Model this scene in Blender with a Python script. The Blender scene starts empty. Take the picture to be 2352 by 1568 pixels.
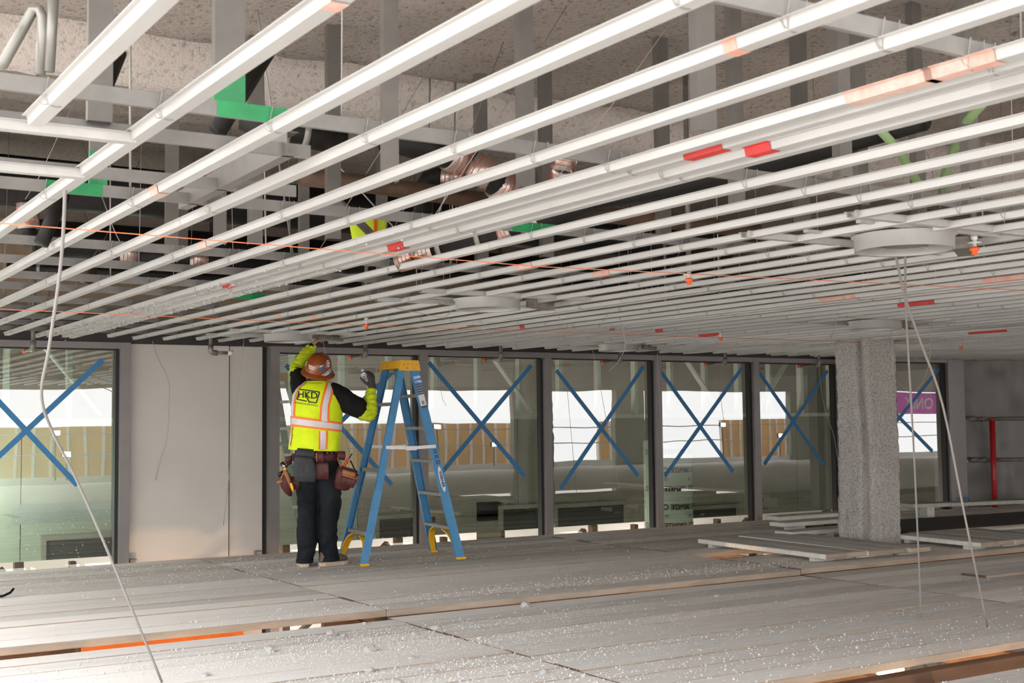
import bpy, bmesh, math, random
from mathutils import Vector, Matrix, noise
random.seed(7)
sc = bpy.context.scene
COL = sc.collection
PI = math.pi
V = Vector

# ------------------------------------------------------------------ camera
CAMZ, FPX = 1.2, 2901.1
EX = V((0.84682648, 0.02454039, 0.53130281))      # along the window wall, in camera axes (right, down, forward)
EY = V((-0.53176822, 0.05853527, 0.84486459))     # towards the window wall
EZ = V((-0.01036665, -0.99798366, 0.06261902))    # up
cam_data = bpy.data.cameras.new('camera')
cam = bpy.data.objects.new('camera', cam_data); COL.objects.link(cam)
rot = Matrix(((EX.x, -EX.y, -EX.z), (EY.x, -EY.y, -EY.z), (EZ.x, -EZ.y, -EZ.z)))
cam.matrix_world = Matrix.Translation((0, 0, CAMZ)) @ rot.to_4x4()
cam_data.sensor_width = 36.0
cam_data.lens = FPX / 2352 * 36.0
cam_data.clip_start, cam_data.clip_end = 0.05, 300
cam_data.dof.use_dof = True
cam_data.dof.focus_distance = 10.0
cam_data.dof.aperture_fstop = 9.0
sc.camera = cam

# ------------------------------------------------------------------ sky, lamps, exposure
W = bpy.data.worlds.new('overcast_sky'); sc.world = W; W.use_nodes = True
bg = W.node_tree.nodes['Background']
bg.inputs['Color'].default_value = (1.0, 0.985, 0.965, 1)
bg.inputs['Strength'].default_value = 5.6
def area_light(name, loc, aim, sx, sy, power, color=(1, 1, 1), portal=False):
    d = bpy.data.lights.new(name, 'AREA'); d.shape = 'RECTANGLE'; d.size, d.size_y = sx, sy
    d.energy = power; d.color = color
    if portal: d.cycles.is_portal = True
    o = bpy.data.objects.new(name, d); COL.objects.link(o); o.location = loc
    o.rotation_euler = (V(aim) - V(loc)).to_track_quat('-Z', 'Y').to_euler()
    return o
def lamp(name, loc, power, color, r=0.08):
    d = bpy.data.lights.new(name, 'POINT'); d.energy = power; d.color = color; d.shadow_soft_size = r
    o = bpy.data.objects.new(name, d); COL.objects.link(o); o.location = loc
    return o
# unseen fill lamps added for the storey below and the room behind the glass
for x, y in ((2.2, 6.6), (5.5, 8.6), (3.0, 10.2), (9.3, 8.2), (6.0, 4.2), (11.5, 10.0)):
    lamp('under_deck_fill', (x, y, -1.3), 80, (1.0, 0.66, 0.42))
for x, pw in ((2.0, 9), (6.0, 8), (10.0, 4), (14.0, 3)):
    lamp('room_fill', (x, 12.6, 2.0), pw, (0.95, 1.0, 0.9), 0.15)
lamp('room_fill', (1.6, 12.7, .4), 125, (0.95, 1.0, 0.92), 0.15)
for x in (1.5, 5.0, 8.5, 12.0):
    lamp('lower_fill', (x, 14.6, -1.6), 300, (1.0, 0.80, 0.82), 0.15)
sc.view_settings.view_transform = 'Standard'
sc.view_settings.look = 'None'
sc.view_settings.exposure = 0.0
sc.view_settings.gamma = 1.0
sc.view_settings.use_curve_mapping = False
sc.cycles.max_bounces = 10
sc.cycles.diffuse_bounces = 6
sc.cycles.glossy_bounces = 4
sc.cycles.transparent_max_bounces = 12
sc.cycles.sample_clamp_indirect = 8.0
sc.cycles.use_denoising = True

# ------------------------------------------------------------------ helpers
def ray(u, v):
    c = V((u - 1176, v - 784, FPX))
    return V((EX.dot(c), EY.dot(c), EZ.dot(c)))
def on_z(u, v, z):
    d = ray(u, v); return d * ((z - CAMZ) / d.z) + V((0, 0, CAMZ))
def on_y(u, v, y):
    d = ray(u, v); return d * (y / d.y) + V((0, 0, CAMZ))
def at_depth(u, v, dep):
    return ray(u, v) * (dep / FPX) + V((0, 0, CAMZ))

class MB:
    def __init__(s): s.v = []; s.f = []; s.sm = []
    def add(s, vs, fs, smooth=False):
        b = len(s.v); s.v += [V(p) for p in vs]; s.f += [tuple(i + b for i in f) for f in fs]; s.sm += [smooth] * len(fs)
        return s
    def box(s, lo, hi, M=None):
        x0, y0, z0 = lo; x1, y1, z1 = hi
        vs = [V(p) for p in ((x0,y0,z0),(x1,y0,z0),(x1,y1,z0),(x0,y1,z0),(x0,y0,z1),(x1,y0,z1),(x1,y1,z1),(x0,y1,z1))]
        if M: vs = [M @ p for p in vs]
        return s.add(vs, [(0,3,2,1),(4,5,6,7),(0,1,5,4),(1,2,6,5),(2,3,7,6),(3,0,4,7)])
    def bbox(s, lo, hi, b=0.004, M=None):          # box with chamfered top and long edges
        x0, y0, z0 = lo; x1, y1, z1 = hi
        b = min(b, (x1-x0)/3, (y1-y0)/3, (z1-z0)/3)
        def ring(z, i): return [V((x0+i,y0+i,z)),V((x1-i,y0+i,z)),V((x1-i,y1-i,z)),V((x0+i,y1-i,z))]
        rs = [ring(z0,b), ring(z0+b,0), ring(z1-b,0), ring(z1,b)]
        vs = [p for r in rs for p in r]
        if M: vs = [M @ p for p in vs]
        fs = [(3,2,1,0),(12,13,14,15)]
        for k in range(3):
            for i in range(4):
                j = (i+1)%4; fs.append((4*k+i,4*k+j,4*k+4+j,4*k+4+i))
        return s.add(vs, fs)
    def bar(s, p, q, w, h, up=(0,0,1)):             # rectangular bar from p to q
        p, q = V(p), V(q); d = (q-p).normalized(); up = V(up)
        if abs(d.dot(up)) > .98: up = V((0,1,0))
        a = d.cross(up).normalized(); b = a.cross(d)
        vs = []
        for c in (p, q):
            vs += [c-a*w/2-b*h/2, c+a*w/2-b*h/2, c+a*w/2+b*h/2, c-a*w/2+b*h/2]
        return s.add(vs, [(3,2,1,0),(4,5,6,7),(0,1,5,4),(1,2,6,5),(2,3,7,6),(3,0,4,7)])
    def tube(s, pts, r, n=8, caps=True, smooth=True):
        pts = [V(p) for p in pts]; m = len(pts)
        rs = r if isinstance(r, (list, tuple)) else [r]*m
        t0 = (pts[1]-pts[0]).normalized()
        a = t0.cross(V((0,0,1)));
        if a.length < .05: a = t0.cross(V((0,1,0)))
        a.normalize(); vs = []
        for i, p in enumerate(pts):
            t = (pts[min(i+1,m-1)]-pts[max(i-1,0)])
            t = t.normalized() if t.length > 1e-9 else t0
            a = (a - t*a.dot(t)); a = a.normalized() if a.length > 1e-6 else t.orthogonal().normalized()
            b = t.cross(a)
            vs += [p + (a*math.cos(2*PI*k/n)+b*math.sin(2*PI*k/n))*rs[i] for k in range(n)]
        fs = [(i*n+k, i*n+(k+1)%n, (i+1)*n+(k+1)%n, (i+1)*n+k) for i in range(m-1) for k in range(n)]
        if caps: fs += [tuple(range(n))[::-1], tuple((m-1)*n+k for k in range(n))]
        return s.add(vs, fs, smooth)
    def prism(s, prof, p, q, a, b):                 # profile [(x,y)] in axes a,b swept from p to q
        p, q, a, b = V(p), V(q), V(a), V(b); n = len(prof)
        vs = [p+a*x+b*y for x, y in prof]+[q+a*x+b*y for x, y in prof]
        fs = [(i,(i+1)%n,n+(i+1)%n,n+i) for i in range(n)]+[tuple(range(n))[::-1], tuple(range(n,2*n))]
        return s.add(vs, fs)
    def loft(s, secs, n=20, caps=True, smooth=True): # secs: (centre, axis a scaled, axis b scaled[, power])
        vs = []
        for sec in secs:
            c, a, b = V(sec[0]), V(sec[1]), V(sec[2]); pw = sec[3] if len(sec) > 3 else 1.0
            for k in range(n):
                t = 2*PI*k/n; cx, sx = math.cos(t), math.sin(t)
                cx = math.copysign(abs(cx)**pw, cx); sx = math.copysign(abs(sx)**pw, sx)
                vs.append(c+a*cx+b*sx)
        m = len(secs)
        fs = [(i*n+k, i*n+(k+1)%n, (i+1)*n+(k+1)%n, (i+1)*n+k) for i in range(m-1) for k in range(n)]
        if caps: fs += [tuple(range(n))[::-1], tuple((m-1)*n+k for k in range(n))]
        return s.add(vs, fs, smooth)
    def lathe(s, prof, c=(0,0,0), n=24, M=None, smooth=True):
        c = V(c); vs = []
        for r, z in prof:
            for k in range(n):
                p = V((r*math.cos(2*PI*k/n), r*math.sin(2*PI*k/n), z))
                vs.append(c + (M @ p if M else p))
        m = len(prof)
        fs = [(i*n+k, i*n+(k+1)%n, (i+1)*n+(k+1)%n, (i+1)*n+k) for i in range(m-1) for k in range(n)]
        return s.add(vs, fs, smooth)
    def mesh(s, name, mat=None):
        me = bpy.data.meshes.new(name); me.from_pydata([tuple(p) for p in s.v], [], s.f)
        me.polygons.foreach_set('use_smooth', s.sm)
        if mat: me.materials.append(mat)
        me.update(); return me
    def obj(s, name, mat=None, parent=None, label=None, **kw):
        return new_obj(name, s.mesh(name, mat), parent, label, **kw)

def new_obj(name, data, parent=None, label=None, cat=None, group=None, kind=None, loc=None):
    o = bpy.data.objects.new(name, data); COL.objects.link(o)
    if parent: o.parent = parent
    if loc is not None: o.location = loc
    if label: o['label'] = label
    if cat: o['category'] = cat
    if group: o['group'] = group
    if kind: o['kind'] = kind
    return o
def thing(name, label, cat, loc=(0,0,0), rz=0, group=None):
    o = new_obj(name, None, None, label, cat, group, loc=loc); o.rotation_euler = (0,0,rz)
    o.empty_display_size = .1
    return o
def struct(name, loc=(0,0,0)):
    o = new_obj(name, None, kind='structure', loc=loc); o.empty_display_size = .1
    return o
def evaluated(o):
    dg = bpy.context.evaluated_depsgraph_get()
    return bpy.data.meshes.new_from_object(o.evaluated_get(dg))
def remesh(mb, voxel, smooth=4, wr=None):           # fuse the shapes into one continuous skin
    me = mb.mesh('raw'); o = bpy.data.objects.new('raw', me); COL.objects.link(o)
    md = o.modifiers.new('r', 'REMESH'); md.mode = 'VOXEL'; md.voxel_size = voxel; md.use_smooth_shade = True
    sm = o.modifiers.new('s', 'SMOOTH'); sm.factor = .5; sm.iterations = smooth
    out = evaluated(o); bpy.data.objects.remove(o)
    if wr:
        amp, sx, sy, sz = wr
        ns = [v.normal.copy() for v in out.vertices]
        for v, nn in zip(out.vertices, ns):
            p = v.co
            d = noise.noise(V((p.x*sx, p.y*sx, p.z*sz+3*noise.noise(p*4))))+.5*noise.noise(V((p.x*sx*2.3+9, p.y*sx*2.3, p.z*sz*2)))
            v.co = p+nn*d*amp
    for p in out.polygons: p.use_smooth = True
    return out

# ------------------------------------------------------------------ materials
def M(name, col, rough=.6, metal=0.0, var=None, bump=None, rnd=0.0, col2=None, aniso=None, spec=None, world=False):
    m = bpy.data.materials.new(name); m.use_nodes = True
    nt = m.node_tree; N = nt.nodes; L = nt.links; b = N['Principled BSDF']
    b.inputs['Base Color'].default_value = (*col, 1); b.inputs['Roughness'].default_value = rough; b.inputs['Metallic'].default_value = metal
    if spec is not None: b.inputs['Specular IOR Level'].default_value = spec
    if not (var or bump or rnd): return m
    tc = N.new('ShaderNodeTexCoord'); vec = tc.outputs['Object']
    if world: vec = N.new('ShaderNodeNewGeometry').outputs['Position']
    mp = N.new('ShaderNodeMapping'); L.new(vec, mp.inputs['Vector'])
    if aniso: mp.inputs['Scale'].default_value = aniso
    oi = N.new('ShaderNodeObjectInfo')
    if not world:
        mu = N.new('ShaderNodeMath'); mu.operation = 'MULTIPLY'; mu.inputs[1].default_value = 37.0
        L.new(oi.outputs['Random'], mu.inputs[0]); cb = N.new('ShaderNodeCombineXYZ')
        for k in 'XYZ': L.new(mu.outputs[0], cb.inputs[k])
        L.new(cb.outputs[0], mp.inputs['Location'])
    out = None
    if var:
        sc_, amt = var
        nz = N.new('ShaderNodeTexNoise'); nz.inputs['Scale'].default_value = sc_; nz.inputs['Detail'].default_value = 6; nz.inputs['Roughness'].default_value = .65
        L.new(mp.outputs[0], nz.inputs['Vector'])
        rp = N.new('ShaderNodeValToRGB'); L.new(nz.outputs['Fac'], rp.inputs['Fac'])
        c2 = col2 or tuple(max(0, c*(1-amt)) for c in col)
        rp.color_ramp.elements[0].position = .36; rp.color_ramp.elements[1].position = .66
        rp.color_ramp.elements[0].color = (*c2, 1); rp.color_ramp.elements[1].color = (*col, 1)
        out = rp.outputs['Color']
    if rnd:
        hs = N.new('ShaderNodeHueSaturation')
        if out: L.new(out, hs.inputs['Color'])
        else: hs.inputs['Color'].default_value = (*col, 1)
        mr = N.new('ShaderNodeMapRange'); mr.inputs['To Min'].default_value = 1-rnd; mr.inputs['To Max'].default_value = 1+rnd
        L.new(oi.outputs['Random'], mr.inputs['Value']); L.new(mr.outputs[0], hs.inputs['Value']); out = hs.outputs['Color']
    if out: L.new(out, b.inputs['Base Color'])
    if bump:
        bs, st = bump
        n2 = N.new('ShaderNodeTexNoise'); n2.inputs['Scale'].default_value = bs; n2.inputs['Detail'].default_value = 5
        L.new(mp.outputs[0], n2.inputs['Vector'])
        bp = N.new('ShaderNodeBump'); bp.inputs['Strength'].default_value = st; bp.inputs['Distance'].default_value = .01
        L.new(n2.outputs['Fac'], bp.inputs['Height']); L.new(bp.outputs[0], b.inputs['Normal'])
    return m
def glow(name, col, s):
    m = bpy.data.materials.new(name); m.use_nodes = True; b = m.node_tree.nodes['Principled BSDF']
    b.inputs['Base Color'].default_value = (*col, 1); b.inputs['Emission Color'].default_value = (*col, 1); b.inputs['Emission Strength'].default_value = s
    return m

m_galv = M('galvanized_steel', (.41, .405, .395), .42, .2, var=(9, .14), rnd=.06, aniso=(1, .15, 1))
m_galv_d = M('dull_galvanized_steel', (.17, .162, .152), .5, .25, var=(7, .25), rnd=.08)
m_stud = M('hanger_stud_steel', (.13, .118, .106), .5, .2, var=(5, .25), rnd=.12)
m_wire = M('tie_wire', (.30, .28, .26), .5, .5)
m_cord = M('grey_cord', (.25, .24, .23), .7)
m_alum = M('window_frame_metal', (.20, .185, .185), .45, .35, var=(4, .12))
m_black = M('black_metal', (.022, .02, .02), .5, 0)
m_gasket = M('black_gasket', (.01, .01, .01), .6)
m_panel = M('cream_wall_panel', (.50, .47, .435), .45, 0, var=(1.2, .08), bump=(3, .05))
m_green = M('mint_drywall', (.40, .45, .38), .8, 0, var=(1.5, .15))
m_mud = M('joint_compound', (.36, .42, .40), .8, 0, var=(3, .15))
m_dark = M('painted_recess_shade', (.03, .035, .03), .8)  # near-black that paints the shade inside openings
m_greyw = M('grey_interior_wall', (.30, .29, .25), .85, 0, var=(2, .2))
m_gstud = M('steel_stud_behind_glass', (.50, .55, .50), .5, .2)
m_foil = M('foil_duct_wrap', (.6, .6, .58), .25, .8, bump=(14, 1.0))
m_iron = M('black_cast_iron', (.010, .009, .008), .5, 0, var=(20, .4), spec=.2)
m_clamp = M('stainless_clamp', (.34, .29, .26), .3, .8)
m_orange = M('orange_print', (.42, .07, .03), .5)
m_brown = M('rusty_brown_pipe', (.10, .055, .03), .6, .2, var=(9, .5))
m_conduit = M('grey_conduit', (.22, .21, .19), .4, .4)
m_gconduit = M('green_flexible_conduit', (.16, .24, .10), .6)
m_spray_g = M('bright_green_paint', (.0, .20, .055), .5, 0, var=(8, .35))
m_spray_r = M('red_spray_paint', (.50, .025, .02), .5, 0, var=(14, .3))
m_spray_o = M('faint_orange_spray_paint', (.50, .22, .16), .5, 0, var=(14, .2), col2=(.46, .36, .32))
m_string = M('orange_string', (.80, .22, .10), .7)
m_tape = M('blue_masking_tape', (.035, .17, .36), .7, 0, var=(12, .12))
m_oran_cap = M('orange_sprinkler_cap', (.70, .10, .02), .4)
m_steelp = M('weathered_steel_pipe', (.22, .20, .175), .5, .4, var=(18, .35))
m_white = M('white_plastic', (.55, .55, .55), .5)
m_red = M('red_painted_pipe', (.42, .012, .015), .4, 0, var=(12, .3))
m_timber = M('orange_lumber', (.42, .20, .08), .7, 0, var=(6, .35), aniso=(.3, 1, 1))
m_dtimber = M('dark_lumber', (.13, .075, .045), .8, 0, var=(6, .4), aniso=(.3, 1, 1))
m_oboard = M('orange_painted_board', (.70, .17, .02), .6, 0, var=(5, .25))
m_ply = M('dark_plywood', (.055, .045, .036), .7, 0, var=(3, .5), aniso=(.3, 1.2, 1))
m_conc = M('concrete_slab', (.62, .58, .54), .9, 0, var=(1.4, .2))
m_roof = M('roof_concrete', (.35, .33, .30), .9)
m_tan = M('tan_sheathing', (.95, .52, .20), .8, 0, var=(2, .15), rnd=.06)
m_whitep = M('white_sheathing', (.85, .84, .84), .8)
m_chunk = M('pale_plaster', (.58, .565, .555), .9, 0, var=(30, .2), bump=(60, .6))

# fireproofing: pale fibrous sprayed coat with dark pits
def fireproof(name, c1, c2, pit=.5, scl=38, r0=.33, r1=.47):
    m = bpy.data.materials.new(name); m.use_nodes = True; nt = m.node_tree; N = nt.nodes; L = nt.links; b = N['Principled BSDF']
    b.inputs['Roughness'].default_value = .95; b.inputs['Specular IOR Level'].default_value = .1
    tc = N.new('ShaderNodeNewGeometry')
    n1 = N.new('ShaderNodeTexNoise'); n1.inputs['Scale'].default_value = 2.2; n1.inputs['Detail'].default_value = 5
    n2 = N.new('ShaderNodeTexNoise'); n2.inputs['Scale'].default_value = scl; n2.inputs['Detail'].default_value = 8; n2.inputs['Roughness'].default_value = .7
    for n in (n1, n2): L.new(tc.outputs['Position'], n.inputs['Vector'])
    mx = N.new('ShaderNodeMix'); mx.data_type = 'RGBA'; L.new(n1.outputs['Fac'], mx.inputs[0])
    mx.inputs[6].default_value = (*c2, 1); mx.inputs[7].default_value = (*c1, 1)
    rp = N.new('ShaderNodeValToRGB'); rp.color_ramp.elements[0].position = r0; rp.color_ramp.elements[1].position = r1
    rp.color_ramp.elements[0].color = (1-pit, 1-pit, 1-pit, 1); L.new(n2.outputs['Fac'], rp.inputs['Fac'])
    mm = N.new('ShaderNodeMix'); mm.data_type = 'RGBA'; mm.blend_type = 'MULTIPLY'; mm.inputs[0].default_value = 1
    L.new(mx.outputs[2], mm.inputs[6]); L.new(rp.outputs['Color'], mm.inputs[7]); L.new(mm.outputs[2], b.inputs['Base Color'])
    bp = N.new('ShaderNodeBump'); bp.inputs['Strength'].default_value = 1.0; bp.inputs['Distance'].default_value = .03
    L.new(n2.outputs['Fac'], bp.inputs['Height']); L.new(bp.outputs[0], b.inputs['Normal'])
    return m
m_fire_lit = fireproof('lit_face_fireproofing', (.86, .78, .72), (.74, .66, .60), .45)  # paler coat that paints the light on the beam face
m_fire_shade = fireproof('shaded_brown_fireproofing', (.40, .35, .31), (.30, .26, .225), .62)  # brown coat, darkened to paint the shade beyond the beam
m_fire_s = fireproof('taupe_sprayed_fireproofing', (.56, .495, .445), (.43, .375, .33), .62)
m_fire_c = fireproof('column_fireproofing', (.82, .78, .75), (.64, .60, .575), .62, 62, .33, .54)

# planks: weathered grey wood with grain, scuffs and white plaster dust lying on it
def plank_mat(name, base, dust=1.0):
    m = bpy.data.materials.new(name); m.use_nodes = True; nt = m.node_tree; N = nt.nodes; L = nt.links; b = N['Principled BSDF']
    b.inputs['Roughness'].default_value = .85; b.inputs['Specular IOR Level'].default_value = .2
    geo = N.new('ShaderNodeNewGeometry'); oi = N.new('ShaderNodeObjectInfo')
    def noise_(scale, sx, sy, detail=5, rough=.6, off=True):
        mp = N.new('ShaderNodeMapping'); mp.inputs['Scale'].default_value = (sx, sy, 1)
        if off:
            ad = N.new('ShaderNodeVectorMath'); ad.operation = 'MULTIPLY_ADD'
            cb = N.new('ShaderNodeCombineXYZ'); L.new(oi.outputs['Random'], cb.inputs['X']); L.new(oi.outputs['Random'], cb.inputs['Y'])
            L.new(cb.outputs[0], ad.inputs[0]); ad.inputs[1].default_value = (31, 17, 0); L.new(geo.outputs['Position'], ad.inputs[2]); L.new(ad.outputs[0], mp.inputs['Vector'])
        else: L.new(geo.outputs['Position'], mp.inputs['Vector'])
        n = N.new('ShaderNodeTexNoise'); n.inputs['Scale'].default_value = scale; n.inputs['Detail'].default_value = detail; n.inputs['Roughness'].default_value = rough
        L.new(mp.outputs[0], n.inputs['Vector']); return n.outputs['Fac']
    def ramp(fac, p0, p1, c0=(0,0,0), c1=(1,1,1)):
        r = N.new('ShaderNodeValToRGB'); r.color_ramp.elements[0].position = p0; r.color_ramp.elements[1].position = p1
        r.color_ramp.elements[0].color = (*c0, 1); r.color_ramp.elements[1].color = (*c1, 1); L.new(fac, r.inputs['Fac']); return r.outputs['Color']
    def mix(f, a, bb, bl='MIX'):
        x = N.new('ShaderNodeMix'); x.data_type = 'RGBA'; x.blend_type = bl
        if isinstance(f, float): x.inputs[0].default_value = f
        else: L.new(f, x.inputs[0])
        for i, s in ((6, a), (7, bb)):
            if isinstance(s, tuple): x.inputs[i].default_value = (*s, 1)
            else: L.new(s, x.inputs[i])
        return x.outputs[2]
    grain = ramp(noise_(6, .5, 14), .3, .7, tuple(c*.84 for c in base), tuple(min(1, c*1.15) for c in base))
    tint = mix(ramp(noise_(2, .4, 2.5), .45, .75), grain, (.50, .40, .31))
    g2 = mix(.30, grain, tint)
    hs = N.new('ShaderNodeHueSaturation'); L.new(g2, hs.inputs['Color'])
    mr = N.new('ShaderNodeMapRange'); mr.inputs['To Min'].default_value = .70; mr.inputs['To Max'].default_value = 1.18
    L.new(oi.outputs['Random'], mr.inputs['Value']); L.new(mr.outputs[0], hs.inputs['Value'])
    scuff = mix(ramp(noise_(3.2, .7, 5, 8, .75), .60, .68), hs.outputs['Color'], (.10, .10, .11))
    scuff = mix(.6, hs.outputs['Color'], scuff)
    # dust: heavy patches plus specks
    d1 = ramp(noise_(.55, 1, 1.6, 3, .5, False), .42, .72)
    d2 = ramp(noise_(34, .6, 1.5, 3, .6, False), .50, .62)
    d3 = ramp(noise_(5, .5, 3.5, 6, .7, False), .50, .68)
    # the dust lies thickest round the near left of the deck
    vd = N.new('ShaderNodeVectorMath'); vd.operation = 'DISTANCE'; L.new(geo.outputs['Position'], vd.inputs[0]); vd.inputs[1].default_value = (2.3, 5.5, 0)
    rm_ = N.new('ShaderNodeMapRange'); rm_.inputs['From Min'].default_value = 4.6; rm_.inputs['From Max'].default_value = .6; L.new(vd.outputs['Value'], rm_.inputs['Value'])
    film = mix(1.0, ramp(noise_(2.2, .35, 4.5, 6, .65, False), .30, .60), (1, 1, 1), 'MULTIPLY')
    ff = N.new('ShaderNodeMath'); ff.operation = 'MULTIPLY'; L.new(rm_.outputs[0], ff.inputs[0]); L.new(film, ff.inputs[1])
    scuff = mix(ff.outputs[0], scuff, (.74, .73, .725))
    dd = mix(1.0, d1, d2, 'MULTIPLY'); de = mix(1.0, d1, d3, 'MULTIPLY')
    c = mix(de, scuff, (.70, .69, .69)); c = mix(.8*dust, scuff, c)
    c2 = mix(dd, c, (.74, .73, .73)); c = mix(.85*dust, c, c2)
    L.new(c, b.inputs['Base Color'])
    bp = N.new('ShaderNodeBump'); bp.inputs['Strength'].default_value = .35; bp.inputs['Distance'].default_value = .004
    L.new(noise_(9, .6, 12), bp.inputs['Height']); L.new(bp.outputs[0], b.inputs['Normal'])
    return m
m_plank = plank_mat('weathered_plank', (.76, .72, .68))
m_board = plank_mat('loose_board_wood', (.55, .54, .50), .4)
m_edge = M('worn_plank_edge', (.42, .34, .27), .85, 0, var=(9, .35), aniso=(.2, 1, 1))

# glazing: green-tinted, partly mirroring
def glass_mat():
    m = bpy.data.materials.new('tinted_glass'); m.use_nodes = True; nt = m.node_tree; N = nt.nodes; L = nt.links; N.clear()
    o = N.new('ShaderNodeOutputMaterial'); t = N.new('ShaderNodeBsdfTransparent'); t.inputs['Color'].default_value = (.46, .53, .45, 1)
    g = N.new('ShaderNodeBsdfGlossy'); g.inputs['Roughness'].default_value = 0.0; g.inputs['Color'].default_value = (.95, .97, 1, 1)
    nz = N.new('ShaderNodeTexNoise'); nz.inputs['Scale'].default_value = 1.3; nz.inputs['Detail'].default_value = 1
    ge = N.new('ShaderNodeNewGeometry'); L.new(ge.outputs['Position'], nz.inputs['Vector'])
    bp = N.new('ShaderNodeBump'); bp.inputs['Strength'].default_value = .05; bp.inputs['Distance'].default_value = .02
    L.new(nz.outputs['Fac'], bp.inputs['Height']); L.new(bp.outputs[0], g.inputs['Normal'])
    fr = N.new('ShaderNodeLayerWeight'); fr.inputs['Blend'].default_value = .25
    mr = N.new('ShaderNodeMapRange'); mr.inputs['To Min'].default_value = .145; mr.inputs['To Max'].default_value = .7
    L.new(fr.outputs['Fresnel'], mr.inputs['Value'])
    x = N.new('ShaderNodeMixShader'); L.new(mr.outputs[0], x.inputs[0]); L.new(t.outputs[0], x.inputs[1]); L.new(g.outputs[0], x.inputs[2]); L.new(x.outputs[0], o.inputs['Surface'])
    return m
m_glass = glass_mat()

# ================================================================== SETTING
GY = 11.46                                            # glass plane
# ---- scaffold deck: floor > plank
floor = struct('floor')
def plank_mesh(L, w=.2325, t=.044):
    mb = MB().bbox((0, 0, -t), (L, w, 0), .005)
    me = mb.mesh('plank', m_plank); me.materials.append(m_edge); me.materials.append(m_dtimber)
    for p in me.polygons:
        if abs(p.normal.y) > .7: p.material_index = 1
        if abs(p.normal.x) > .4: p.material_index = 2
    return me
PM = plank_mesh(3.656)
PMS = {}
def plank(x, y, z, L=None, name='plank'):
    if L is None: me = PM
    else: me = PMS.setdefault(round(L, 2), plank_mesh(L))
    o = new_obj(name, me, floor, loc=(x + random.uniform(-.003, .003), y, z + random.uniform(-.004, .003)))
    o.rotation_euler = (random.uniform(-.004, .004), random.uniform(-.0008, .0008), random.uniform(-.0009, .0009))
    return o
BAYS = [0.005, 3.665, 7.325, 10.985, 14.645]
for bi, bx in enumerate(BAYS[:4]):
    for k in range(16):                               # far section, one plank thickness higher
        y = 7.37 + .2372 * k
        if bi == 2 and k in (4, 5): plank(bx + 1.05, y, 0, 2.6)      # missing stretch beside the loose boards
        else: plank(bx, y, 0)
for bi, bx in enumerate(BAYS[:3]):
    top = 7.265 if bi == 0 else 7.364
    n = 11 if bi == 0 else 12
    for k in range(n):                                # near section
        plank(bx, top - .2372 * (k + 1), -.0465)
for bx in BAYS[:3]:
    for k in range(6):
        plank(bx - .4, 4.22 - .2372 * (k + 1), -.1)
# a few odd raised planks of the near section on the far right
for x, y, L in ((8.3, 6.38, 3.3),):
    plank(x, y, -.026, L)
# decking the photograph shows nothing of: carries on under and behind the camera and far right
mb = MB()
for k in range(38):
    for bx in [-3.66 + 3.66 * i for i in range(11)]:
        mb.box((bx + .006, -6.1 + .2372 * k + .003, -.144), (bx + 3.65, -6.1 + .2372 * k + .2342, -.1))
for k in range(29):
    for bx in [14.645 + 3.66 * i for i in range(6)]:
        mb.box((bx + .006, 2.92 + .2372 * k + .003, -.05), (bx + 3.65, 2.92 + .2372 * k + .2342, -.006))
for k in range(34):
    mb.box((-3.65, 2.92 + .2372 * k + .003, -.094), (-.004, 2.92 + .2372 * k + .2342, -.05))
mb.obj('planking', m_plank, floor, kind='stuff')

# ---- framing under the deck
sf = thing('scaffold', 'orange timber and steel tube framing under the grey plank deck, seen through its gaps', 'scaffold', (0, 0, -3))
def under(name, a, b, w, h, m):
    MB().bar(V(a) + V((0, 0, 3)), V(b) + V((0, 0, 3)), w, h).obj(name, m, sf)
for y in (11.0, 9.3, 7.2, 5.8, 4.62, 3.6):
    under('ledger_beam', (0, y, -.19), (16, y, -.19), .09, .085, m_dtimber)
under('stop_board', (1.85, 7.78, -.2), (2.85, 7.78, -.2), .05, .19, m_oboard)
under('stop_board', (-1, 7.78, -.2), (1.84, 7.78, -.2), .05, .19, m_dtimber); under('stop_board', (3.4, 7.78, -.2), (16, 7.78, -.2), .05, .19, m_dtimber)  # right-hand board added to block bright glints from below
under('stop_board', (5.9, 7.73, -.2), (6.5, 7.73, -.2), .05, .19, m_timber)
for x in (3.663, 7.323, 10.983):
    under('bearer', (x, 2.9, -.125), (x, 11.15, -.125), .12, .05, m_dtimber); under('bearer', (x, 7.42, -.07), (x, 11.15, -.07), .12, .045, m_dtimber)  # added under the plank joints to block light from below
for x in [.6 + 1.22 * i for i in range(12)]:
    under('joist', (x, 3, -.30), (x, 11.1, -.30), .07, .13, m_timber)
for x in (1.2, 3.7, 6.2, 8.6, 11.0, 13.4):
    for y in (4.4, 7.4, 10.9):
        under('post', (x, y, -3), (x, y, -.37), .05, .05, m_steelp)
    under('brace', (x, 7.4, -2.6), (x, 10.9, -.5), .04, .04, m_steelp)
    under('brace', (x, 10.9, -2.2), (x + 2.4, 10.9, -.5), .045, .045, m_timber)

# ---- ground of the storey below and of the street
gr = struct('ground', (0, 0, -3.0))
MB().box((-40, -60, -.3), (80, 30, 0)).obj('slab', m_conc, gr)

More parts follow.
